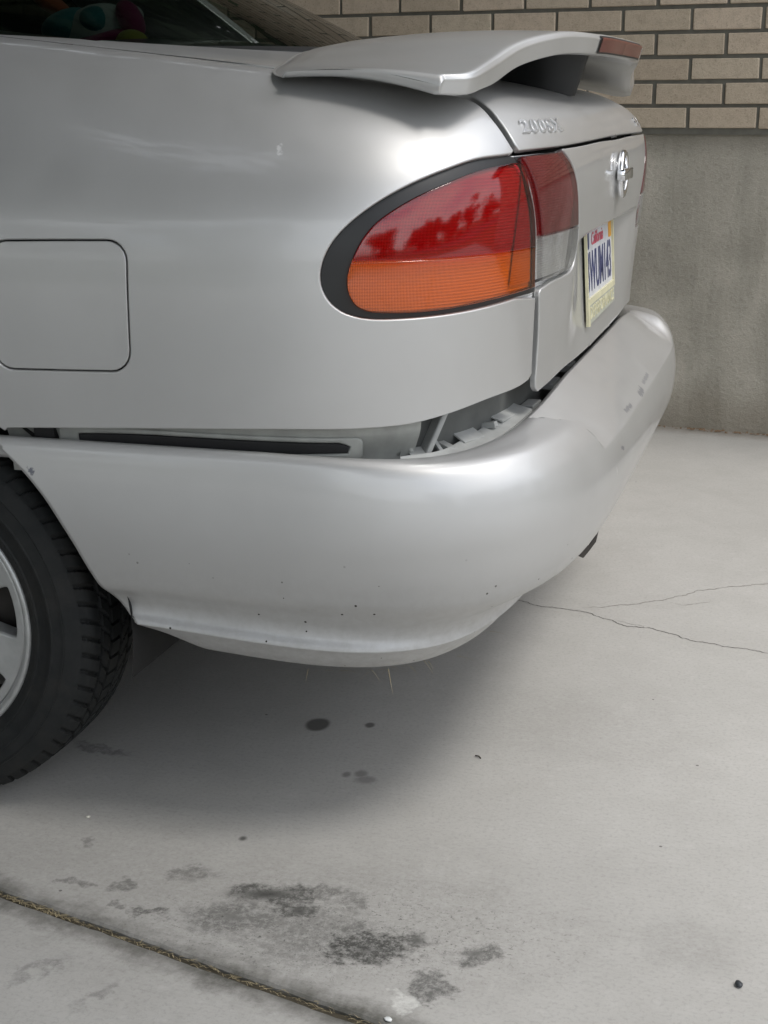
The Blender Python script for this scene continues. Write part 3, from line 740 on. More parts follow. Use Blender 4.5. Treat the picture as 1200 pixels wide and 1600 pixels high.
# ------------------------------------------------------------------ spoiler
ST = np.array([ # |y|  xle  zle  xte  zte  th
(.0, .53, 1.088, .872, 1.081, .032), (.2, .52, 1.086, .864, 1.080, .032), (.38, .50, 1.080, .832, 1.076, .034), (.50, .49, 1.068, .802, 1.059, .035), (.60, .50, 1.052, .788, 1.036, .036), (.65, .508, 1.042, .783, 1.025, .031), (.68, .518, 1.036, .778, 1.0185, .029), (.70, .53, 1.031, .768, 1.0155, .027), (.712, .544, 1.027, .748, 1.0150, .025)])
def spoiler(yy, q):
    cap = np.sqrt(np.clip(1-np.clip((np.abs(yy)-.712)/.010, 0, 1)**2, 0, 1)); a = np.clip(np.abs(yy), 0, .712); t = hermite(ST[:, 0], ST[:, 1:], a)
    xl, zl, xt, zt, th = t.T; xt = xt+.026*sstep(-.05, .55, yy)
    # closed section, q 0..1 : top LE->TE, face, bottom back
    ts = np.interp(q, [0, .42, .50, .60, .66, 1.0], [0, .975, 1.0, .99, .955, 0])
    top = np.interp(q, [0, .02, .06, .42, .46, .50, .56, .60, .66, .97, 1.0], [.0, .22, .40, 1.0, .97, .78, .38, .12, .0, .0, 0.])
    zc = zl+(zt-zl)*ts; camber = .010*np.sin(np.clip(ts, 0, 1)*math.pi)*(a < 2)
    thk = np.interp(ts, [0, .1, .4, 1], [.010, .016, .024, 1])*0+ (th*(.55+.45*ts))
    z = zc+camber-thk*(1-top)
    zm = zc+camber-thk*.5; z = zm+(z-zm)*cap; ts = .5+(ts-.5)*(.97+.03*cap)
    x = xl+(xt-xl)*ts-.004*(1-top)*(q > .5)*cap
    return np.stack([x, yy, z], -1)
ye = .712+.010*np.sin(np.linspace(0, math.pi/2, 8)); ys = np.concatenate([-ye[::-1], np.linspace(-.7105, .7105, 120), ye])
qs = np.unique(np.concatenate([np.linspace(0, .08, 9), np.linspace(.08, .40, 22), np.linspace(.40, .68, 30), np.linspace(.68, 1, 16)]))
Ug, Vg = np.meshgrid(ys, qs, indexing='ij')
sp = grid('spoiler', spoiler, Ug, Vg, parent=car, mat=PAINT, normals=False)
me = sp.data; bmx = bmesh.new(); bmx.from_mesh(me); bmesh.ops.remove_doubles(bmx, verts=bmx.verts, dist=.0004)
bmesh.ops.holes_fill(bmx, edges=[e for e in bmx.edges if e.is_boundary], sides=400); bmesh.ops.recalc_face_normals(bmx, faces=bmx.faces); bmx.to_mesh(me); bmx.free()
me.polygons.foreach_set('use_smooth', [True]*len(me.polygons)); me.set_sharp_from_angle(angle=R_(80))
def stan(s, t):
    a = s*2*math.pi; y = -.03+(.050+.02*t)*np.sin(a)*.5; x = .735+.008*t+(.062+.016*t)*np.cos(a); return np.stack([x, y, .992+.072*t], -1)
grid('spoiler_stanchion', stan, np.linspace(0, 1, 40), np.linspace(0, 1, 8), parent=sp, mat=TRIM)
# high-level brake lamp in the trailing face
q0, q1 = .475, .60
def bl(yy, q): 
    p = spoiler(yy, q); return p+np.array([.0022, 0, 0])
bloop = chain([[(-.205, .487), (.205, .487)], [(.205, .487), (.19, .585)], [(.19, .585), (-.17, .585)], [(-.17, .585), (-.205, .487)]], .006)
REDHI = plain('brake_lens_red', (.13, .028, .022), .2)
grid('brake_light', bl, np.linspace(-.205, .205, 60), np.linspace(.482, .588, 14), parent=sp, mat=REDHI)
grid('brake_light_trim', lambda y, q: spoiler(y, q)+np.array([.0012, 0, 0]), np.linspace(-.212, .212, 60), np.linspace(.468, .600, 14), parent=sp, mat=TRIM)

# ------------------------------------------------------------------ lettering
def text_mesh(body_, size, extrude=.0, sx=1.0, shear=0, bold=0., bev=0.):
    cu = bpy.data.curves.new('t', 'FONT'); cu.body = body_; cu.size = size; cu.extrude = extrude; cu.shear = shear; cu.offset = bold; cu.resolution_u = 3; cu.bevel_depth = bev; cu.bevel_resolution = 2
    ob = bpy.data.objects.new('t', cu); COL.objects.link(ob)
    dg = bpy.context.evaluated_depsgraph_get(); me = bpy.data.meshes.new_from_object(ob.evaluated_get(dg))
    P = np.array([tuple(v.co) for v in me.vertices]).reshape(-1, 3); F = [tuple(p.vertices) for p in me.polygons]
    bpy.data.objects.remove(ob); bpy.data.meshes.remove(me)
    if len(P): P[:, 0] *= sx
    return P, F
def badge(txt, u0, v0, size, sx, parent, name='badge_letter', depth=.0028, shear=0, thick=.0005, S=body, pitch=None, mat=CHROME):
    x = 0.
    for ch in txt:
        P, F = text_mesh(ch, size, .0012, sx, shear, thick, .0006)
        adv = P[:, 0].max()+size*.12
        u = np.full(len(P), u0); v = np.full(len(P), v0)
        e = 1e-3; su = np.linalg.norm(S(u0+e, v0)-S(u0-e, v0))/(2*e)
        u = u0+(x+P[:, 0])/su; v = v0+P[:, 1]
        Q = S(u, v)+surf_normals(S, u, v)*(P[:, 2]+.0016)[:, None]
        o = mesh(name, Q, F, parent, mat); o.data.set_sharp_from_angle(angle=R_(50))
        x += adv if pitch is None else pitch
badge('200SX', .4985, .9605, .0340, 1.40, lid, thick=.0, mat=CHROME2)
badge('SE-R', fac(.66), .952, .028, 1.2, lid)
# emblem on the boot: ring with a bar across
bm = bmesh.new()
ex, ez = float(rear(BUM, .867)[0, 0]), .867
V = []; F = []
for i in range(48):
    a = 2*math.pi*i/48
    for k in range(10):
        b = 2*math.pi*k/10; r = .0345+.0052*math.cos(b); V.append((ex+.006+.0055*math.sin(b), r*math.cos(a), ez+r*math.sin(a)))
for i in range(48):
    for k in range(10): F.append((i*10+k, i*10+(k+1) % 10, ((i+1) % 48)*10+(k+1) % 10, ((i+1) % 48)*10+k))
em = mesh('emblem', V, F, tp, CHROME)
bm = bmesh.new(); add_box(bm, (ex+.010, 0, ez), (.014, .104, .019), None, .003); from_bm('emblem_bar', bm, tp, CHROME, True, 40)

# ------------------------------------------------------------------ number plate
PX0, PZ0, PX1, PZ1 = .8462, .6408, .8365, .7945
up = Vector((PX1-PX0, 0, PZ1-PZ0)).normalized(); nn = Vector((0, 1, 0)).cross(up).normalized()
def plate_pt(x, y, d=0.): return Vector((PX0, 0, PZ0))+Vector((0, 1, 0))*x+up*y+nn*d
PW, PH = .314, .160
def plate_mesh(name, loops, d0, d1, mat, parent):
    """flat ring or sheet extruded between d0 and d1"""
    bm = bmesh.new()
    for a in loops:
        lo = [bm.verts.new(plate_pt(x, y, d0)) for x, y in a]; hi = [bm.verts.new(plate_pt(x, y, d1)) for x, y in a]
        bm.faces.new(hi); bm.faces.new(lo[::-1])
        for i in range(len(a)): bm.faces.new((lo[i], lo[(i+1) % len(a)], hi[(i+1) % len(a)], hi[i]))
    return from_bm(name, bm, parent, mat)
PL_W = plain('plate_white', (.62, .63, .66), .35); PL_Y = plain('plate_frame_cream', (.62, .59, .40), .4); PL_B = plain('plate_blue', (.035, .045, .14), .4)
PL_R = plain('plate_red', (.55, .10, .14), .5); PL_D = plain('frame_letters', (.10, .12, .10), .5); PL_O = plain('sticker_orange', (.72, .34, .03), .4)
plate = plate_mesh('license_plate', [[tuple(p) for p in rrect(-.150, .150, .006, .156, .008)]], .0, .0015, PL_W, car)
fw = .0085
plate_mesh('plate_frame', [[(-PW/2, -.008), (-PW/2+.020, -.010), (-PW/2+.018, .024), (-PW/2+.009, .034), (-PW/2+.008, PH), (-PW/2, PH)],
                           [(PW/2-.008, .024), (PW/2, .024), (PW/2, PH), (PW/2-.008, PH)],
                           [(-PW/2+.018, .024), (PW/2-.008, .024), (PW/2-.008, .034), (-PW/2+.0095, .034)],
                           ], .001, .0052, PL_Y, plate)
plate_mesh('plate_frame', [[(-PW/2+.020, -.007), (PW/2, -.004), (PW/2, .024), (-PW/2+.018, .024)]], .002, .004, plain('frame_field', (.42, .43, .36), .5), plate)
plate_mesh('plate_frame', [[(-PW/2+.008, PH-.018), (PW/2-.008, PH-.018), (PW/2-.008, PH), (-PW/2+.008, PH)]], .002, .006, plain('frame_top', (.10, .13, .12), .5), plate)
def plate_text(name, txt, x0, y0, size, sx, mat, d=.0018, h=.0006, fit=None, shear=0, bold=0.):
    P, F = text_mesh(txt, size, .5, sx, shear, bold)
    if fit: P[:, 0] = (P[:, 0]-P[:, 0].min())/(P[:, 0].max()-P[:, 0].min())*fit
    V = [plate_pt(x0+x, y0+y, d+(h if z > 0 else 0)) for x, y, z in P]
    return mesh(name, V, F, plate, mat, smooth=False)
plate_text('plate_number', '3WUM143', -.138, .044, .092, .5, PL_B, fit=.272, bold=.0006)
plate_text('plate_state_name', 'California', -.085, .116, .030, 1, PL_R, fit=.13, shear=.3)
plate_text('frame_lettering', 'DEPERFORMANCE', -PW/2+.026, .0005, .029, 1, PL_Y, d=.004, h=.001, fit=.275)
plate_text('frame_lettering', 'SAN DIEGO', -.12, PH-.016, .018, 1, PL_Y, d=.006, h=.0006, fit=.23)
plate_mesh('plate_sticker', [[tuple(p) for p in rrect(.112, .146, .112, .139, .004)]], .0016, .0022, PL_O, plate)
plate_mesh('plate_sticker', [[tuple(p) for p in rrect(-.146, -.112, .112, .139, .004)]], .0016, .0022, PL_B, plate)

# ------------------------------------------------------------------ driveway
def make_concrete(stained=True):
    t = NT('concrete'); v = t.coord('Object'); geo = t.n('ShaderNodeNewGeometry'); v = geo.outputs['Position']
    a = t.noise(v, 1.6, 5, .6); b = t.noise(v, 9, 6, .65, .3); f = t.noise(v, 170, 3, .7); g = t.noise(v, 42, 5, .7)
    st = t.n('ShaderNodeMapping', Vector=v, Rotation=(0, 0, .25), Scale=(12, 70, 1)); brush = t.noise(st.outputs[0], 3.2, 4, .7)
    col = t.mix(t.ramp(a, [(.3, (0, 0, 0)), (.72, (1, 1, 1))]), c4(.455, .445, .42), c4(.40, .392, .368))
    col = t.mix(t.math('MULTIPLY', t.ramp(b, [(.42, (0, 0, 0)), (.75, (1, 1, 1))]), .35), col, c4(.33, .32, .295))
    col = t.mix(t.math('MULTIPLY', t.ramp(f, [(.50, (0, 0, 0)), (.70, (1, 1, 1))]), .38), col, c4(.24, .235, .22))
    col = t.mix(t.math('MULTIPLY', t.ramp(g, [(.56, (0, 0, 0)), (.70, (1, 1, 1))]), .22), col, c4(.56, .55, .53))
    col = t.mix(t.math('MULTIPLY', t.ramp(brush, [(.45, (0, 0, 0)), (.8, (1, 1, 1))]), .22), col, c4(.30, .29, .27))
    sp = t.n('ShaderNodeTexVoronoi', Vector=v, Scale=33.); kp = t.math('LESS_THAN', t.n('ShaderNodeSeparateColor', Color=sp.outputs['Color']).outputs[1], .05)
    dot = t.math('MULTIPLY', kp, t.math('LESS_THAN', sp.outputs['Distance'], .075)); col = t.mix(t.math('MULTIPLY', dot, .8), col, c4(.09, .085, .08))
    wc = t.n('ShaderNodeTexNoise', Vector=v, Scale=17., Detail=6., Roughness=.65).outputs['Color']
    wv = t.n('ShaderNodeVectorMath', {'operation': 'MULTIPLY_ADD'}, _0=t.n('ShaderNodeVectorMath', {'operation': 'SUBTRACT'}, _0=wc, _1=(.5, .5, .5)).outputs[0], _1=(.13, .085, 0), _2=v).outputs[0]
    s0 = t.n('ShaderNodeSeparateXYZ', Vector=v); s1 = t.n('ShaderNodeSeparateXYZ', Vector=wv); s = s0
    n1 = t.noise(v, 24, 8, .72); n2 = t.noise(v, 75, 5, .72); n0 = t.noise(v, 11, 3, .5); nn2 = t.noise(v, 95, 8, .85)
    def blob(x, y, rx, ry, ang, soft=.55, wob=.9, nn=n1, amt=1.):
        c, s_ = math.cos(R_(ang)), math.sin(R_(ang)); s = s1 if wob >= .55 else s0
        dx = t.math('SUBTRACT', s.outputs[0], x); dy = t.math('SUBTRACT', s.outputs[1], y)
        p = t.math('MULTIPLY', t.math('ADD', t.math('MULTIPLY', dx, c), t.math('MULTIPLY', dy, s_)), 1/rx)
        q = t.math('MULTIPLY', t.math('SUBTRACT', t.math('MULTIPLY', dy, c), t.math('MULTIPLY', dx, s_)), 1/(ry*1.5))
        d = t.math('SQRT', t.math('ADD', t.math('MULTIPLY', p, p), t.math('MULTIPLY', q, q)))
        d = t.math('ADD', d, t.math('MULTIPLY', t.math('SUBTRACT', nn, .5), wob*2.6))
        m = t.n('ShaderNodeMapRange', {'interpolation_type': 'SMOOTHSTEP'}, _0=d, _1=1+soft*1.5, _2=1-soft*1.1, _3=0., _4=1.)
        mm = m.outputs[0]
        if wob >= .55:
            gr = t.n('ShaderNodeMapRange', {'interpolation_type': 'SMOOTHSTEP'}, _0=nn2, _1=.40, _2=.56, _3=.34, _4=1.).outputs[0]; mm = t.math('MULTIPLY', t.n('ShaderNodeMapRange', _0=mm, _1=.12, _2=.75, _3=0., _4=1.).outputs[0], gr)
        return t.math('MULTIPLY', mm, amt)
    def lay(col, masks, c):
        m = masks[0]
        for k in masks[1:]: m = t.math('MAXIMUM', m, k)
        return t.mix(m, col, c4(*c))
    if stained:
        # damp drip marks
        col = lay(col, [blob(.467, -.407, .019, .017, 0, .18, .25, n0, .85), blob(.549, -.386, .0075, .0065, 0, .3, .25, n0, .8), blob(.568, -.571, .006, .006, 0, .4, .3, n0, .55), blob(.588, -.563, .009, .007, 0, .4, .4, n1, .5), blob(.601, -.580, .014, .007, 20, .4, .5, n1, .42)], (.075, .072, .066))
        # mould and oil stains, ragged
        mask = [blob(.577, -.933, .034, .007, 14, .9, .5, n1, .95), blob(.629, -.961, .011, .006, 0, .9, .5, n1, .9), blob(.553, -.998, .020, .007, 0, .9, .5, n1, .6), blob(.735, -1.022, .018, .007, 20, .9, .5, n1, .7), blob(.79, -.985, .008, .006, 40, .9, .5, n1, .8), blob(.866, -.993, .010, .004, 30, .9, .5, n1, .7), blob(.585, -.934, .052, .013, 14, .5, .55, n2, .92), blob(.640, -.915, .030, .010, 30, .6, .9, n2, .6), blob(.630, -.962, .020, .012, 0, .7, .6, n1, .9), blob(.560, -1.000, .050, .020, 10, .7, .85, n2, .62),
                blob(.735, -1.018, .046, .018, 18, .65, 1.25, n2, 1.), blob(.790, -.988, .022, .012, 40, .5, .9, n2, .8), blob(.705, -.985, .018, .009, 0, .5, .7, n2, .65), blob(.865, -.995, .026, .010, 35, .6, 1.0, n2, .75), blob(.830, -1.075, .022, .015, 0, .5, 1.0, n2, .7),
                blob(.442, -1.016, .022, .0055, 6, .5, .6, n1, .75), blob(.400, -1.01, .012, .004, 0, .5, .6, n1, .5), blob(.380, -.965, .014, .008, 0, .6, .6, n1, .55), blob(.328, -.975, .012, .006, 0, .6, .6, n1, .5), blob(.491, -.803, .005, .004, 0, .5, .3, n0, .8), blob(.290, -.865, .012, .007, 0, .7, .6, n1, .4), blob(.467, -.915, .022, .011, 25, .7, .8, n1, .5),
                blob(.690, -.925, .018, .012, 0, .7, 1.2, n2, .5), blob(.66, -1.01, .06, .03, 14, .8, 1.35, n2, .45), blob(.165, -.588, .045, .006, -14, .7, .7, n1, .45),
                blob(.375, -1.17, .030, .006, 60, .8, .8, n1, .35), blob(.47, -1.20, .025, .006, 60, .8, .8, n1, .35)]
        col = lay(col, mask, (.022, .023, .021))
        spk = t.math('MULTIPLY', blob(.70, -.99, .22, .060, 12, .6, .5, n1, 1.), t.n('ShaderNodeMapRange', {'interpolation_type': 'SMOOTHSTEP'}, _0=t.noise(v, 150, 6, .8), _1=.55, _2=.63, _3=0., _4=.9).outputs[0])
        col = t.mix(spk, col, c4(.06, .06, .055))
        # wide smudges
        col = lay(col, [blob(.62, -.98, .26, .085, 12, .9, .8, n1, .30), blob(.30, -.93, .20, .07, 10, .9, .8, n1, .22), blob(1.11, -.90, .05, .03, 0, .8, .8, n1, .22), blob(.86, -.30, .16, .07, -20, .9, .9, n1, .16), blob(.95, -.80, .10, .04, 30, .9, 1., n1, .10)], (.17, .165, .15))
        # dark moss either side of the joint
        dj = t.math('ADD', t.math('MULTIPLY', t.math('SUBTRACT', s.outputs[0], .241), .243), t.math('MULTIPLY', t.math('ADD', s.outputs[1], 1.023), .970))
        dj = t.math('ABSOLUTE', t.math('ADD', dj, .004)); dj = t.math('ADD', dj, t.math('MULTIPLY', t.math('SUBTRACT', n1, .5), .075))
        jm = t.n('ShaderNodeMapRange', {'interpolation_type': 'SMOOTHSTEP'}, _0=dj, _1=.050, _2=.0, _3=0., _4=.92).outputs[0]
        jm = t.math('MULTIPLY', jm, t.ramp(n0, [(.3, (.35, .35, .35)), (.65, (1, 1, 1))]))
        col = t.mix(jm, col, c4(.060, .058, .046))
        col = lay(col, [blob(.808, -1.112, .018, .008, 10, .5, .8, n2, .6)], (.70, .70, .66))
        # dirt line against the house wall
        dw = t.math('ADD', t.math('MULTIPLY', t.math('SUBTRACT', s.outputs[0], .695), .125), t.math('MULTIPLY', t.math('SUBTRACT', s.outputs[1], 2.057), .992))
        dw = t.math('ADD', t.math('ABSOLUTE', dw), t.math('MULTIPLY', t.math('SUBTRACT', n1, .5), .12))
        col = t.mix(t.n('ShaderNodeMapRange', {'interpolation_type': 'SMOOTHSTEP'}, _0=dw, _1=.10, _2=.0, _3=0., _4=.5).outputs[0], col, c4(.16, .13, .09))
    h = t.math('ADD', t.math('MULTIPLY', f, .6), t.math('MULTIPLY', t.noise(v, 420, 2), .5)); h = t.math('ADD', h, t.math('MULTIPLY', brush, .4))
    t.principled(Base_Color=col, Roughness=.82, Specular_IOR_Level=.3, Normal=t.bump(h, .32, .0018)); return t.m
CONC = make_concrete()
drive = thing('driveway', 'pale stained concrete driveway of large slabs with a grassy joint and a crack', 'driveway'); drive['kind'] = 'structure'
JD = Vector((.9705, -.2432, 0)); JN = Vector((.2432, .9705, 0)); J0 = Vector((.241, -1.0235, 0))
def wavy(x0, x1, off_, amp, step=.01):
    k = int((x1-x0)/step); o = []
    for i in range(k+1):
        s = x0+(x1-x0)*i/k
        w = amp*(.8*math.sin(s*11+off_*900)+.5*math.sin(s*29+2)+.35*math.sin(s*67+off_*500)+.45*rng.uniform(-1, 1)) if -.6 < s < 1.6 else 0
        o.append(J0+JD*s+JN*(off_+w))
    return o
def slab(edge, far, name='concrete_slab'):
    bm = bmesh.new(); top = [bm.verts.new(p) for p in edge+far]; f = bm.faces.new(top)
    r = bmesh.ops.extrude_face_region(bm, geom=[f]); vs = [g for g in r['geom'] if isinstance(g, bmesh.types.BMVert)]
    bmesh.ops.translate(bm, verts=vs, vec=(0, 0, -.09))
    for q in top: q.co.z = 0
    return from_bm(name, bm, drive, CONC)
def P2(s, d): return J0+JD*s+JN*d
e1 = wavy(-4, 4, .0065, .0011)
# chamfered rim: slab surface starts 4 mm back from the joint, rim drops into it
def slab2(sgn, far_d, s0, s1):
    a = wavy(s0, s1, sgn*.0075, .0012); n = len(a)
    V = []; F = []
    for p in a:
        V += [tuple(p-JN*sgn*.002+Vector((0, 0, -.05))), tuple(p-JN*sgn*.0015+Vector((0, 0, -.004))), tuple(p+JN*sgn*.002+Vector((0, 0, -.0008))), tuple(p+JN*sgn*.006)]
    k = 4
    ds = [.02, .1, .5, far_d]
    for d in ds:
        for i, p in enumerate(a):
            s = (p-J0).dot(JD); V.append(tuple(P2(s, sgn*d)))
    for i in range(n-1):
        for j in range(3): F.append((i*4+j, (i+1)*4+j, (i+1)*4+j+1, i*4+j+1))
        prev = (i*4+3, (i+1)*4+3)
        for q in range(len(ds)):
            b = 4*n+q*n; cur = (b+i, b+i+1); F.append((prev[0], prev[1], cur[1], cur[0])); prev = cur
    me = bpy.data.meshes.new('concrete_slab'); me.from_pydata(V, [], F); bmx = bmesh.new(); bmx.from_mesh(me); bmesh.ops.recalc_face_normals(bmx, faces=bmx.faces)
    if sum(f.normal.z for f in bmx.faces) < 0: bmesh.ops.reverse_faces(bmx, faces=bmx.faces)
    bmx.to_mesh(me); bmx.free(); return link('concrete_slab', me, drive, CONC)
s1 = slab2(1, 3.55, -4.5, 3.6); s1['label'] = 'stained slab under the car, crossed by a crack'
slab2(-1, 3.0, -4.5, 3.6)
for sgn, d0, d1, a0, a1 in ((-1, 3.012, 6.0, -4.5, 3.6), (1, -9., 3.55, 3.612, 7.2), (1, -9., 3.55, -8.1, -4.512), (1, -9.0, -6.012, -4.5, 3.6)):
    q = [P2(a0, sgn*d0), P2(a1, sgn*d0), P2(a1, sgn*d1), P2(a0, sgn*d1)]
    bm = bmesh.new(); vs = [bm.verts.new(p) for p in q]; f = bm.faces.new(vs); f.normal_update()
    if f.normal.z < 0: f.normal_flip()
    r = bmesh.ops.extrude_face_region(bm, geom=[f]); bmesh.ops.translate(bm, verts=[g for g in r['geom'] if isinstance(g, bmesh.types.BMVert)], vec=(0, 0, -.06)); from_bm('concrete_slab', bm, drive, CONC)
SOIL = plain('soil', (.065, .055, .036), .95)
bm = bmesh.new(); vs = [bm.verts.new(P2(s, d)+Vector((0, 0, -.0075))) for s, d in ((-4.5, -.02), (3.6, -.02), (3.6, .02), (-4.5, .02))]; bm.faces.new(vs); from_bm('joint_soil', bm, drive, SOIL)
# cracks: narrow ragged clefts with a chipped lip
CR = plain('crack_dark', (.10, .095, .085), .95)
def crack(pts, w, name='crack', col=None, seed=1):
    r = random.Random(seed); P = catmull(pts, .004); V = []; F = []
    for i, p in enumerate(P):
        t = P[min(i+1, len(P)-1)]-P[max(i-1, 0)]; t /= np.linalg.norm(t); n = np.array([-t[1], t[0]])
        c = p+n*(r.uniform(-1, 1)*.0014+.0022*math.sin(i*.37)+.0012*math.sin(i*.91)); hw = w*(.35+.65*r.random())*(min(1, i/12, (len(P)-1-i)/12+.1))
        V += [(*(c+n*hw), .0006), (*(c-n*hw), .0006)]
    F = [(2*i, 2*i+1, 2*i+3, 2*i+2) for i in range(len(P)-1)]
    return mesh(name, V, F, s1, col or CR, smooth=False)
crack([(.60, .33), (.669, .290), (.718, .271), (.791, .264), (.853, .230), (.887, .206), (.956, .196), (1.008, .163), (1.057, .148), (1.162, .130), (1.35, .09), (1.8, -.02), (2.6, -.1)], .0013)
crack([(.853, .232), (.875, .225), (.915, .213), (.925, .205), (.9, .200)], .0007, seed=4)
CR2 = plain('crack_faint', (.24, .225, .20), .95)
crack([(.788, .279), (.902, .344), (.973, .410), (1.02, .466), (1.147, .546), (1.4, .7), (2.0, 1.0)], .0013, col=CR2, seed=2)
crack([(.941, .37), (.99, .36), (1.05, .40)], .0007, col=CR2, seed=3)

# ground around the drive, out to the horizon
def make_lawn():
    t = NT('lawn'); v = t.n('ShaderNodeNewGeometry').outputs['Position']; a = t.noise(v, .6, 5, .6); b = t.noise(v, 30, 4, .7)
    col = t.mix(a, c4(.055, .075, .025), c4(.12, .11, .055)); col = t.mix(t.math('MULTIPLY', b, .6), col, c4(.03, .045, .015))
    t.principled(Base_Color=col, Roughness=.9, Normal=t.bump(b, .6, .02)); return t.m
bm = bmesh.new(); bmesh.ops.create_grid(bm, x_segments=24, y_segments=24, size=420); 
for q in bm.verts: q.co.z = -.075
prop(from_bm('ground', bm, None, make_lawn()), kind='structure')
def make_asphalt():
    t = NT('asphalt'); v = t.n('ShaderNodeNewGeometry').outputs['Position']; n = t.noise(v, 60, 4, .7)
    t.principled(Base_Color=t.mix(n, c4(.04), c4(.075)), Roughness=.85, Normal=t.bump(n, .4, .01)); return t.m
bm = bmesh.new(); add_box(bm, (15.5, 0, -.06), (7.5, 160, .02)); prop(from_bm('street', bm, None, make_asphalt()), kind='structure')

# ------------------------------------------------------------------ house wall: rendered plinth and buff brickwork
wall = thing('brick_wall', 'house wall of buff bricks in dark mortar above a grey rendered plinth', 'wall', (.695, 2.057, .8975)); wall.rotation_euler = (0, 0, -.1253)
BLn, BHt = .2042, .0692
def make_brick():
    t = NT('buff_brick'); v = t.n('ShaderNodeNewGeometry').outputs['Position']; g = t.n('ShaderNodeNewGeometry'); oi = t.n('ShaderNodeObjectInfo')
    rnd = t.math('FRACT', t.math('ADD', oi.outputs['Random'], g.outputs['Random Per Island']))
    n = t.noise(v, 38, 5, .65); f = t.noise(v, 210, 4, .75)
    col = t.ramp(rnd, [(0, (.48, .395, .295)), (.35, (.57, .485, .37)), (.7, (.51, .425, .32)), (1, (.60, .495, .38))])
    col = t.mix(t.math('MULTIPLY', t.ramp(n, [(.45, (0, 0, 0)), (.75, (1, 1, 1))]), .4), col, c4(.27, .215, .155))
    col = t.mix(t.math('MULTIPLY', t.ramp(f, [(.55, (0, 0, 0)), (.68, (1, 1, 1))]), .5), col, c4(.16, .12, .085))
    t.principled(Base_Color=col, Roughness=.88, Normal=t.bump(t.math('ADD', f, n), .7, .003)); return t.m
BRICK = make_brick(); MORTAR = plain('mortar', (.16, .155, .13), .95)
def make_stucco():
    t = NT('cement_render'); v = t.n('ShaderNodeNewGeometry').outputs['Position']
    a = t.noise(v, 2.6, 5, .6, .4); st = t.n('ShaderNodeMapping', Vector=v, Scale=(7, 7, 1.1)); b = t.noise(st.outputs[0], 1.2, 4, .6); f = t.noise(v, 85, 5, .7); g = t.noise(v, 300, 3)
    col = t.mix(t.ramp(a, [(.3, (0, 0, 0)), (.7, (1, 1, 1))]), c4(.355, .33, .275), c4(.54, .505, .43))
    col = t.mix(t.math('MULTIPLY', t.ramp(b, [(.42, (0, 0, 0)), (.7, (1, 1, 1))]), .5), col, c4(.20, .195, .155))
    z = t.n('ShaderNodeSeparateXYZ', Vector=v).outputs['Z']
    top = t.n('ShaderNodeMapRange', {'interpolation_type': 'SMOOTHSTEP'}, _0=t.math('ADD', z, t.math('MULTIPLY', a, .10)), _1=.85, _2=.96, _3=0., _4=.65).outputs[0]
    col = t.mix(top, col, c4(.105, .095, .065))
    lo = t.n('ShaderNodeMapRange', {'interpolation_type': 'SMOOTHSTEP'}, _0=t.math('SUBTRACT', z, t.math('MULTIPLY', b, .16)), _1=.10, _2=-.03, _3=0., _4=.45).outputs[0]
    col = t.mix(lo, col, c4(.20, .165, .115))
    col = t.mix(t.math('MULTIPLY', t.ramp(f, [(.52, (0, 0, 0)), (.72, (1, 1, 1))]), .35), col, c4(.15, .14, .11))
    h = t.math('ADD', t.math('MULTIPLY', f, .9), t.math('MULTIPLY', g, .4))
    t.principled(Base_Color=col, Roughness=.92, Normal=t.bump(h, .75, .006)); return t.m
X0, X1 = -5.4, 4.6
bm = bmesh.new(); add_box(bm, ((X0+X1)/2, .112, -.4545), (X1-X0, .2, .892)); from_bm('plinth', bm, wall, make_stucco())
bm = bmesh.new(); add_box(bm, ((X0+X1)/2, .107, .844), (X1-X0, .2, 1.712)); from_bm('mortar', bm, wall, MORTAR)
def brick_mesh(seed):
    r = random.Random(seed); bm = bmesh.new(); add_box(bm, (0, .0275, 0), (BLn-.0105, .055, BHt-.0110)); 
    bmesh.ops.bevel(bm, geom=bm.edges[:], offset=.0022, segments=1, affect='EDGES')
    for q in bm.verts: q.co += Vector((r.uniform(-1, 1)*.0009, r.uniform(-1, 1)*.0006, r.uniform(-1, 1)*.0009))
    return bm
bms = []
for k in range(5):
    bm = brick_mesh(k); me = bpy.data.meshes.new('brick'); bm.to_mesh(me); me.materials.append(BRICK); bms.append(me); bm.free()
rest = bmesh.new(); BT_ = [(m_, [v_.co.copy() for v_ in m_.vertices], [tuple(p_.vertices) for p_ in m_.polygons]) for m_ in bms]
RV, RF = [], []
for j in range(24):
    for i in range(-27, 24):
        cx = (i+(0 if j % 2 == 0 else .5))*BLn; cz = (j+.5)*BHt
        if cx < X0+.1 or cx > X1-.1: continue
        jx, jy, jz, ja = rng.uniform(-.0016, .0016), rng.uniform(-.0016, .0012), rng.uniform(-.0008, .0008), rng.uniform(-.006, .006)
        k = rng.randrange(5)
        if j <= 5 and -1.35 < cx < .95:
            o = bpy.data.objects.new('brick', bms[k]); COL.objects.link(o); o.parent = wall; o.location = (cx+jx, jy, cz+jz); o.rotation_euler = (0, ja, 0)
        else:
            b = len(RV); RV += [(q.x+cx+jx, q.y+jy, q.z+cz+jz) for q in BT_[k][1]]; RF += [tuple(b+w for w in f) for f in BT_[k][2]]
rest.free()
o = mesh('brickwork', RV, RF, wall, BRICK, smooth=False); o['kind'] = 'stuff'
bm = bmesh.new(); add_box(bm, ((X0+X1)/2, .03, 1.76), (X1-X0+.6, .5, .05)); add_box(bm, ((X0+X1)/2, -.23, 1.78), (X1-X0+.6, .03, .16)); from_bm('eave', bm, wall, plain('eave_boards', (.16, .14, .11), .8))
bm = bmesh.new()
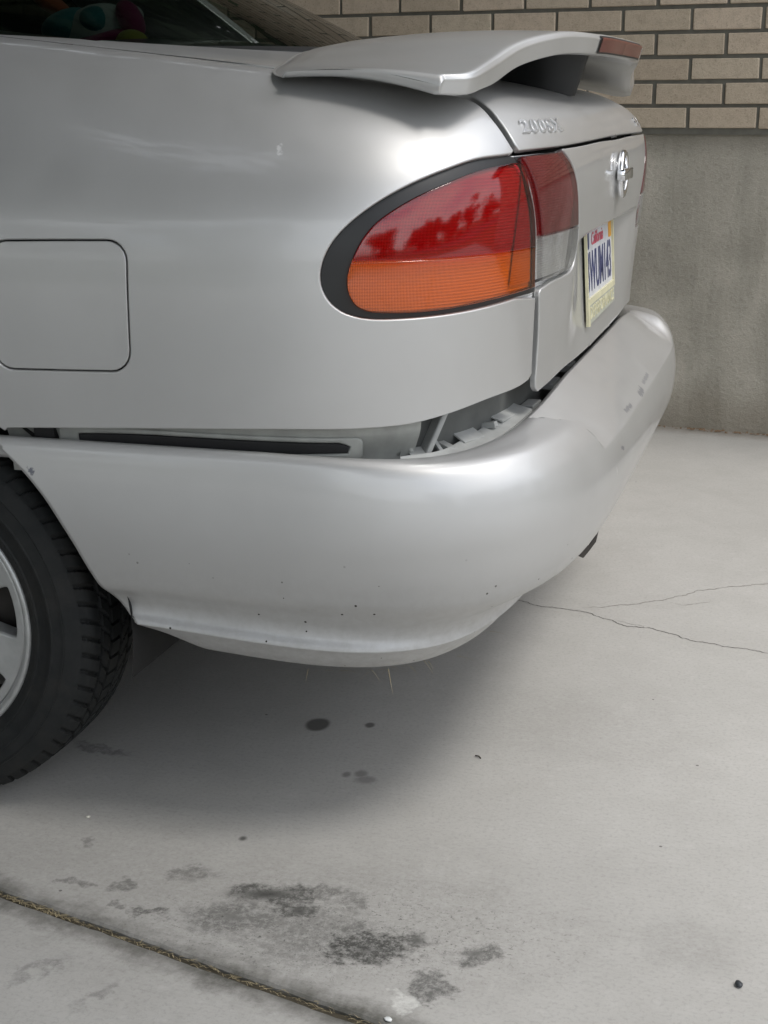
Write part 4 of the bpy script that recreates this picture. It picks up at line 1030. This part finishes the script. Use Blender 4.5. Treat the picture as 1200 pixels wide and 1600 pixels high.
vs = [bm.verts.new(p) for p in ((X0-.3, -.26, 1.88), (X1+.3, -.26, 1.88), (X1+.3, 3.2, 3.3), (X0-.3, 3.2, 3.3))]; f = bm.faces.new(vs)
r = bmesh.ops.extrude_face_region(bm, geom=[f]); bmesh.ops.translate(bm, verts=[g for g in r['geom'] if isinstance(g, bmesh.types.BMVert)], vec=(0, 0, .05)); from_bm('roof', bm, wall, plain('roof_shingles', (.07, .06, .055), .9))

# dry leaf litter along the foot of the wall, dry grass in the joint, straw under the bumper
STRAW = plain('dry_grass', (.36, .30, .18), .8); LEAF = plain('leaf_litter', (.20, .13, .075), .85)
def blade(V, F, p, d, l, w, lift):
    d = Vector(d).normalized(); sd = d.cross(Vector((0, 0, 1))).normalized(); b = len(V); k = 3
    for i in range(k+1):
        t = i/k; c = Vector(p)+d*l*t+Vector((0, 0, lift*math.sin(t*2.2))); ww = w*(1-t*.85); V += [tuple(c+sd*ww), tuple(c-sd*ww+Vector((0, 0, ww*.5)))]
    for i in range(k): F.append((b+2*i, b+2*i+1, b+2*i+3, b+2*i+2))
V, F = [], []
for _ in range(3400):
    s = rng.uniform(-.5, 1.6); dens = .30+.70*max(0, math.sin(s*9+1)*.5+.5*math.sin(s*23))
    if rng.random() > dens: continue
    a = rng.gauss(0, .55)+(math.pi if rng.random() < .5 else 0); d = JD*math.cos(a)+JN*math.sin(a); l = rng.uniform(.003, .013)
    p = P2(s, rng.gauss(0, .0024))+Vector((0, 0, rng.uniform(-.0065, -.0015)))-d*l*.5
    blade(V, F, p, d, l, rng.uniform(.0002, .0006), rng.uniform(.0002, .0018))
g = mesh('dry_grass', V, F, None, STRAW, smooth=False); prop(g, 'dry yellow grass filling the slab joint at the lower left', 'grass', kind='stuff')
V, F = [], []
for _ in range(420):
    s = rng.uniform(-.3, 1.1); c = Vector((.695, 2.057, 0))+Vector((.9922, -.1250, 0))*s; nrm = Vector((-.125, -.992, 0))
    p = c+nrm*(abs(rng.gauss(0, .014))-.003)+Vector((0, 0, .0015)); cl = .25+.75*max(0, math.sin(s*13-1.2))
    if rng.random() > cl: continue
    b = len(V); r_ = rng.uniform(.0015, .0065); a0 = rng.uniform(0, 6.28); tz = rng.uniform(0, .006)
    for k in range(5):
        a = a0+k*1.256; V.append((p.x+r_*math.cos(a), p.y+.6*r_*math.sin(a), p.z+tz*(.5+.5*math.sin(a))+.001))
    F.append((b, b+1, b+2, b+3, b+4))
g = mesh('leaf_litter', V, F, None, LEAF, smooth=False); prop(g, 'brown leaf crumbs along the foot of the rendered wall', 'litter', kind='stuff')
V, F = [], []
for _ in range(26):
    p, n = frame_at(rng.gauss(.40, .05), .41); 
    a = rng.uniform(0, 6.28); d = Vector((math.cos(a), -abs(math.sin(a))*.3+.1, rng.uniform(-.35, .1)))
    blade(V, F, p+n*.001+Vector((rng.gauss(0, .012), -.010, -.003)), d, rng.uniform(.010, .028), .0005, .003)
blade(V, F, frame_at(.40, .41)[0]+Vector((0, -.012, -.002)), (.25, -.2, -1), .034, .0007, .0)
g = mesh('straw_tuft', V, F, None, STRAW, smooth=False); prop(g, 'wisps of straw caught under the bumper corner', 'straw', kind='stuff')

# small things lying on the concrete
def pebble(name, loc, r, mat, label, cat, seed, sq=.6):
    q = random.Random(seed); bm = bmesh.new(); bmesh.ops.create_icosphere(bm, subdivisions=2, radius=r)
    for v in bm.verts: v.co = Vector((v.co.x*1.15, v.co.y*.85, v.co.z*sq))*(1+q.uniform(-.14, .14))
    o = from_bm(name, bm, None, mat, True); o.location = (*loc, r*sq*.9); o.rotation_euler = (0, 0, q.uniform(0, 3)); return prop(o, label, cat)
pebble('pebble', (1.172, -.975), .0052, plain('dark_stone', (.035, .04, .045), .5), 'small dark pebble alone on the clean concrete at the lower right', 'pebble', 3)
pebble('stone_chip', (.256, -.807), .0030, plain('pale_stone', (.62, .60, .52), .7), 'tiny pale stone chip on the shaded concrete left of the stains', 'chip', 5)
pebble('paint_flake', (.801, -1.150), .0045, plain('white_flake', (.75, .77, .76), .6), 'white flake at the end of the grassy joint by the bottom edge', 'flake', 8, .3)
def twig(name, a, b, r, label):
    V, F = tube([(a[0], a[1], .0015), ((a[0]+b[0])/2+.001, (a[1]+b[1])/2, .0028), (b[0], b[1], .0012)], r, 6); o = mesh(name, V, F, None, plain('twig_bark', (.05, .04, .03), .9)); return prop(o, label, 'twig')
twig('twig', (.742, -.455), (.752, -.462), .0011, 'tiny dark twig on the lit concrete right of the car shadow')

# ------------------------------------------------------------------ stuffed toy on the parcel shelf
toy = thing('stuffed_toy', 'white and teal stuffed toy bird with magenta wings and yellow feet behind the rear window', 'toy', (.062, -.27, 1.030))
def fab(n_, c): 
    t = NT(n_); v = t.coord(); k = t.noise(v, 400, 3); t.principled(Base_Color=c4(*c), Roughness=.95, Sheen_Weight=.4, Normal=t.bump(k, .6, .002)); return t.m
T_W, T_T, T_M, T_Y, T_O = fab('plush_white', (.62, .66, .66)), fab('plush_teal', (.05, .26, .29)), fab('plush_magenta', (.36, .03, .15)), fab('plush_yellow', (.50, .47, .10)), fab('plush_orange', (.60, .16, .08))
def blobm(name, c, s, rot, mat, parent=toy, lump=.05, seed=1):
    q = random.Random(seed); bm = bmesh.new(); bmesh.ops.create_icosphere(bm, subdivisions=3, radius=1)
    ph = [q.uniform(0, 6) for _ in range(3)]
    for v in bm.verts:
        k = 1+lump*(math.sin(v.co.x*3+ph[0])+math.sin(v.co.y*3.3+ph[1])+math.sin(v.co.z*2.7+ph[2])); v.co = Vector((v.co.x*s[0], v.co.y*s[1], v.co.z*s[2]))*k
    bm.transform(Matrix.Translation(c) @ Matrix.Rotation(R_(rot[0]), 4, 'X') @ Matrix.Rotation(R_(rot[1]), 4, 'Y') @ Matrix.Rotation(R_(rot[2]), 4, 'Z'))
    return from_bm(name, bm, parent, mat, True)
TB = TOYPOS = None
bd = blobm('body', (0, 0, .062), (.070, .048, .040), (0, -14, 0), T_W)
blobm('back_patch', (-.045, -.004, .064), (.045, .046, .036), (0, -10, 0), T_T, bd, seed=2)
blobm('back_patch', (.015, -.018, .078), (.028, .036, .022), (0, 25, 0), T_T, bd, seed=3)
blobm('wing', (-.005, -.028, .038), (.085, .030, .017), (0, -16, 0), T_M, seed=4)
blobm('wing', (.070, -.015, .078), (.020, .022, .034), (0, -25, 0), T_M, seed=5)
blobm('head', (.064, -.006, .088), (.020, .020, .016), (0, 0, 0), T_W, seed=6)
blobm('foot', (.078, -.036, .046), (.030, .020, .016), (0, 0, 0), T_Y, seed=7)
blobm('foot', (-.005, -.045, .016), (.032, .018, .014), (0, 0, 0), T_Y, seed=8)
blobm('tail', (-.075, 0, .105), (.038, .020, .014), (0, 28, 0), T_O, seed=9)

# ------------------------------------------------------------------ across the garden, behind the photographer (mirrored in the paint and lamps)
BARK = plain('bark', (.10, .075, .05), .9)
def foliage(n_, c):
    t = NT(n_); g = t.n('ShaderNodeNewGeometry'); col = t.mix(g.outputs['Random Per Island'], c4(*c), c4(*[x*1.7 for x in c])); t.principled(Base_Color=col, Roughness=.6); return t.m
FOL = [foliage('leaf_green', (.035, .065, .02)), foliage('leaf_dark', (.022, .045, .018)), foliage('leaf_olive', (.06, .075, .03))]
def tree(x, y, h, r, fm, seed, label):
    q = random.Random(seed); tr = thing('garden_tree', label, 'tree', (x, y, -.07), 'trees across the garden')
    V, F = tube([(0, 0, 0), (.05, .03, h*.25), (-.05, .05, h*.5), (.02, 0, h*.8)], .035*h, 8, [1.2, .9, .6, .2]); mesh('trunk', V, F, tr, BARK)
    V, F = [], []
    cl = [(q.gauss(0, r*.42), q.gauss(0, r*.42), h*.50+q.gauss(0, h*.19), q.uniform(.25, .5)*r) for _ in range(30)]
    for cx, cy, cz, cr_ in cl:
        V2, F2 = tube([(0, 0, h*.38), (cx*.5, cy*.5, (cz+h*.38)/2), (cx, cy, cz)], .012*h, 5, [1, .7, .3]); b = len(V); 
        for _ in range(260):
            a, c, rr = q.uniform(0, 6.283), q.uniform(-1, 1), cr_*q.random()**.4; s_ = math.sqrt(1-c*c)
            p = Vector((cx+rr*s_*math.cos(a), cy+rr*s_*math.sin(a), cz+rr*c*.8)); u = Vector((q.gauss(0, 1), q.gauss(0, 1), q.gauss(0, 1))).normalized(); w = u.orthogonal().normalized(); l = q.uniform(.08, .17)
            b = len(V); V += [tuple(p+u*l), tuple(p+w*l*.5), tuple(p-u*l), tuple(p-w*l*.5)]; F.append((b, b+1, b+2, b+3))
    mesh('crown', V, F, tr, fm, smooth=False)
tree(-3.0, -14, 6.5, 2.6, FOL[0], 1, 'broad green tree across the garden behind the photographer')
tree(-9.5, -16, 8.0, 3.2, FOL[2], 3, 'olive green tree furthest from the street')
for (x, y, h, r, k, lab) in ((11.5, -16.5, 5.0, 2.6, 0, 'low green tree between the garden and the street corner'), (20.5, -13.5, 4.6, 3.0, 1, 'dark round tree beside the cream house across the street'),
        (21.5, -9.0, 5.2, 3.0, 0, 'green tree across the street, next to the dark round one'), (22.0, -4.5, 4.4, 2.8, 2, 'olive green tree straight across the street from the driveway'),
        (22.5, .5, 6.2, 3.0, 1, 'tall dark tree across the street beyond the driveway'), (22.0, 6.0, 4.8, 3.0, 0, 'green tree across the street, furthest along past the house wall')):
    tree(x, y, h, r, FOL[k], int(x*7+h*11), lab)
def overhang():  # unseen crown, added and shaped to darken reflections and shade the drive
    q = random.Random(21); tr = thing('added_shade_tree', 'unseen leafy tree added over the driveway to darken reflections and shade the ground', 'tree', (-3.6, -4.4, -.07))
    V, F = tube([(0, 0, 0), (.1, .1, 1.2), (.5, .5, 2.5), (1.3, 1.2, 3.6), (2.2, 2.0, 4.1)], .16, 8, [1.2, 1, .85, .5, .25]); mesh('trunk', V, F, tr, BARK)
    V, F = [], []
    for k in range(150):
        wy = q.uniform(-5.6, 2.1); xm = .35+(1.85 if wy < -1.2 else 1.85*max(0, (-.75-wy)/.45)); cr_ = q.uniform(.35, .65)
        c = Vector((q.uniform(-3.8, xm)+3.6, wy+4.4, 3.15+q.gauss(0, .22)))
        if -1.0 < c.x-3.6 < .7 and -2.7 < c.y-4.4 < -1.0: continue
        for _ in range(150):
            p = c+Vector((q.gauss(0, .5), q.gauss(0, .5), q.gauss(0, .32)))*cr_; u = Vector((q.gauss(0, 1), q.gauss(0, 1), q.gauss(0, .5))).normalized(); w = u.orthogonal().normalized(); l = q.uniform(.06, .11)
            b = len(V); V += [tuple(p+u*l), tuple(p+w*l*.5), tuple(p-u*l), tuple(p-w*l*.5)]; F.append((b, b+1, b+2, b+3))
    for k in range(172):
        if k < 130: c = Vector((q.uniform(-3.4, 1.7)+3.6, q.uniform(-5.2, -1.35)+4.4, 3.05+q.gauss(0, .2)))
        else: c = Vector((-.45+.22*(k % 4)+3.6+q.uniform(-.08, .08), -1.0+.26*((k-130)//4)+4.4+q.uniform(-.08, .08), 3.2+q.gauss(0, .12)))
        if k < 130 and -1.0 < c.x-3.6 < .7 and c.y-4.4 > -2.7: continue
        cr_ = q.uniform(.4, .65)
        for _ in range(150 if k < 130 else 420):
            p = c+Vector((q.gauss(0, .5), q.gauss(0, .5), q.gauss(0, .32)))*cr_; u = Vector((q.gauss(0, 1), q.gauss(0, 1), q.gauss(0, .5))).normalized(); w = u.orthogonal().normalized(); l = q.uniform(.06, .11)
            b = len(V); V += [tuple(p+u*l), tuple(p+w*l*.5), tuple(p-u*l), tuple(p-w*l*.5)]; F.append((b, b+1, b+2, b+3))
    mesh('crown', V, F, tr, FOL[1], smooth=False)
overhang()
gar = thing('added_garage', 'unseen closed building added ahead of the car to block the sky', 'added_garage', (-4.6, 0, 0))  # added out of view to block sky light from the front
bm = bmesh.new(); add_box(bm, (-2.5, -1.2, 1.35), (5.0, 6.6, 2.7)); from_bm('wall', bm, gar, plain('garage_render', (.24, .225, .19), .9))
bm = bmesh.new(); add_box(bm, (-2.4, -1.2, 2.78), (6.0, 7.4, .12)); from_bm('roof', bm, gar, plain('garage_roof', (.08, .07, .06), .9))
for k in range(4):
    bm = bmesh.new(); add_box(bm, (.03, -.3, .30+.55*k), (.05, 3.2, .52), None, .012); from_bm('door_panel', bm, gar, plain('garage_door_paint', (.30, .28, .24), .6))
hs = thing('neighbour_house', 'cream gabled house across the street', 'house', (27, -17, -.07)); hs.rotation_euler = (0, 0, R_(-60))
bm = bmesh.new(); add_box(bm, (0, 0, 1.5), (11, 7, 3.0)); from_bm('wall', bm, hs, plain('cream_siding', (.55, .52, .44), .8))
bm = bmesh.new(); vs = [bm.verts.new(p) for p in ((-6, -4, 2.9), (6, -4, 2.9), (6, 4, 2.9), (-6, 4, 2.9), (-6, 0, 5.0), (6, 0, 5.0))]
for f in ((0, 1, 5, 4), (2, 3, 4, 5), (0, 4, 3), (1, 2, 5), (0, 3, 2, 1)): bm.faces.new([vs[i] for i in f])
from_bm('roof', bm, hs, plain('grey_shingles', (.09, .08, .075), .9))
for x in (-3.5, 0, 3.5):
    bm = bmesh.new(); add_box(bm, (x, 3.52, 1.7), (1.3, .08, 1.2), None, .01); w_ = from_bm('window', bm, hs, plain('white_frame', (.7, .7, .68), .6)); bm = bmesh.new(); add_box(bm, (x, 3.57, 1.7), (1.1, .02, 1.0)); from_bm('pane', bm, w_, plain('window_glass', (.03, .035, .04), .08))
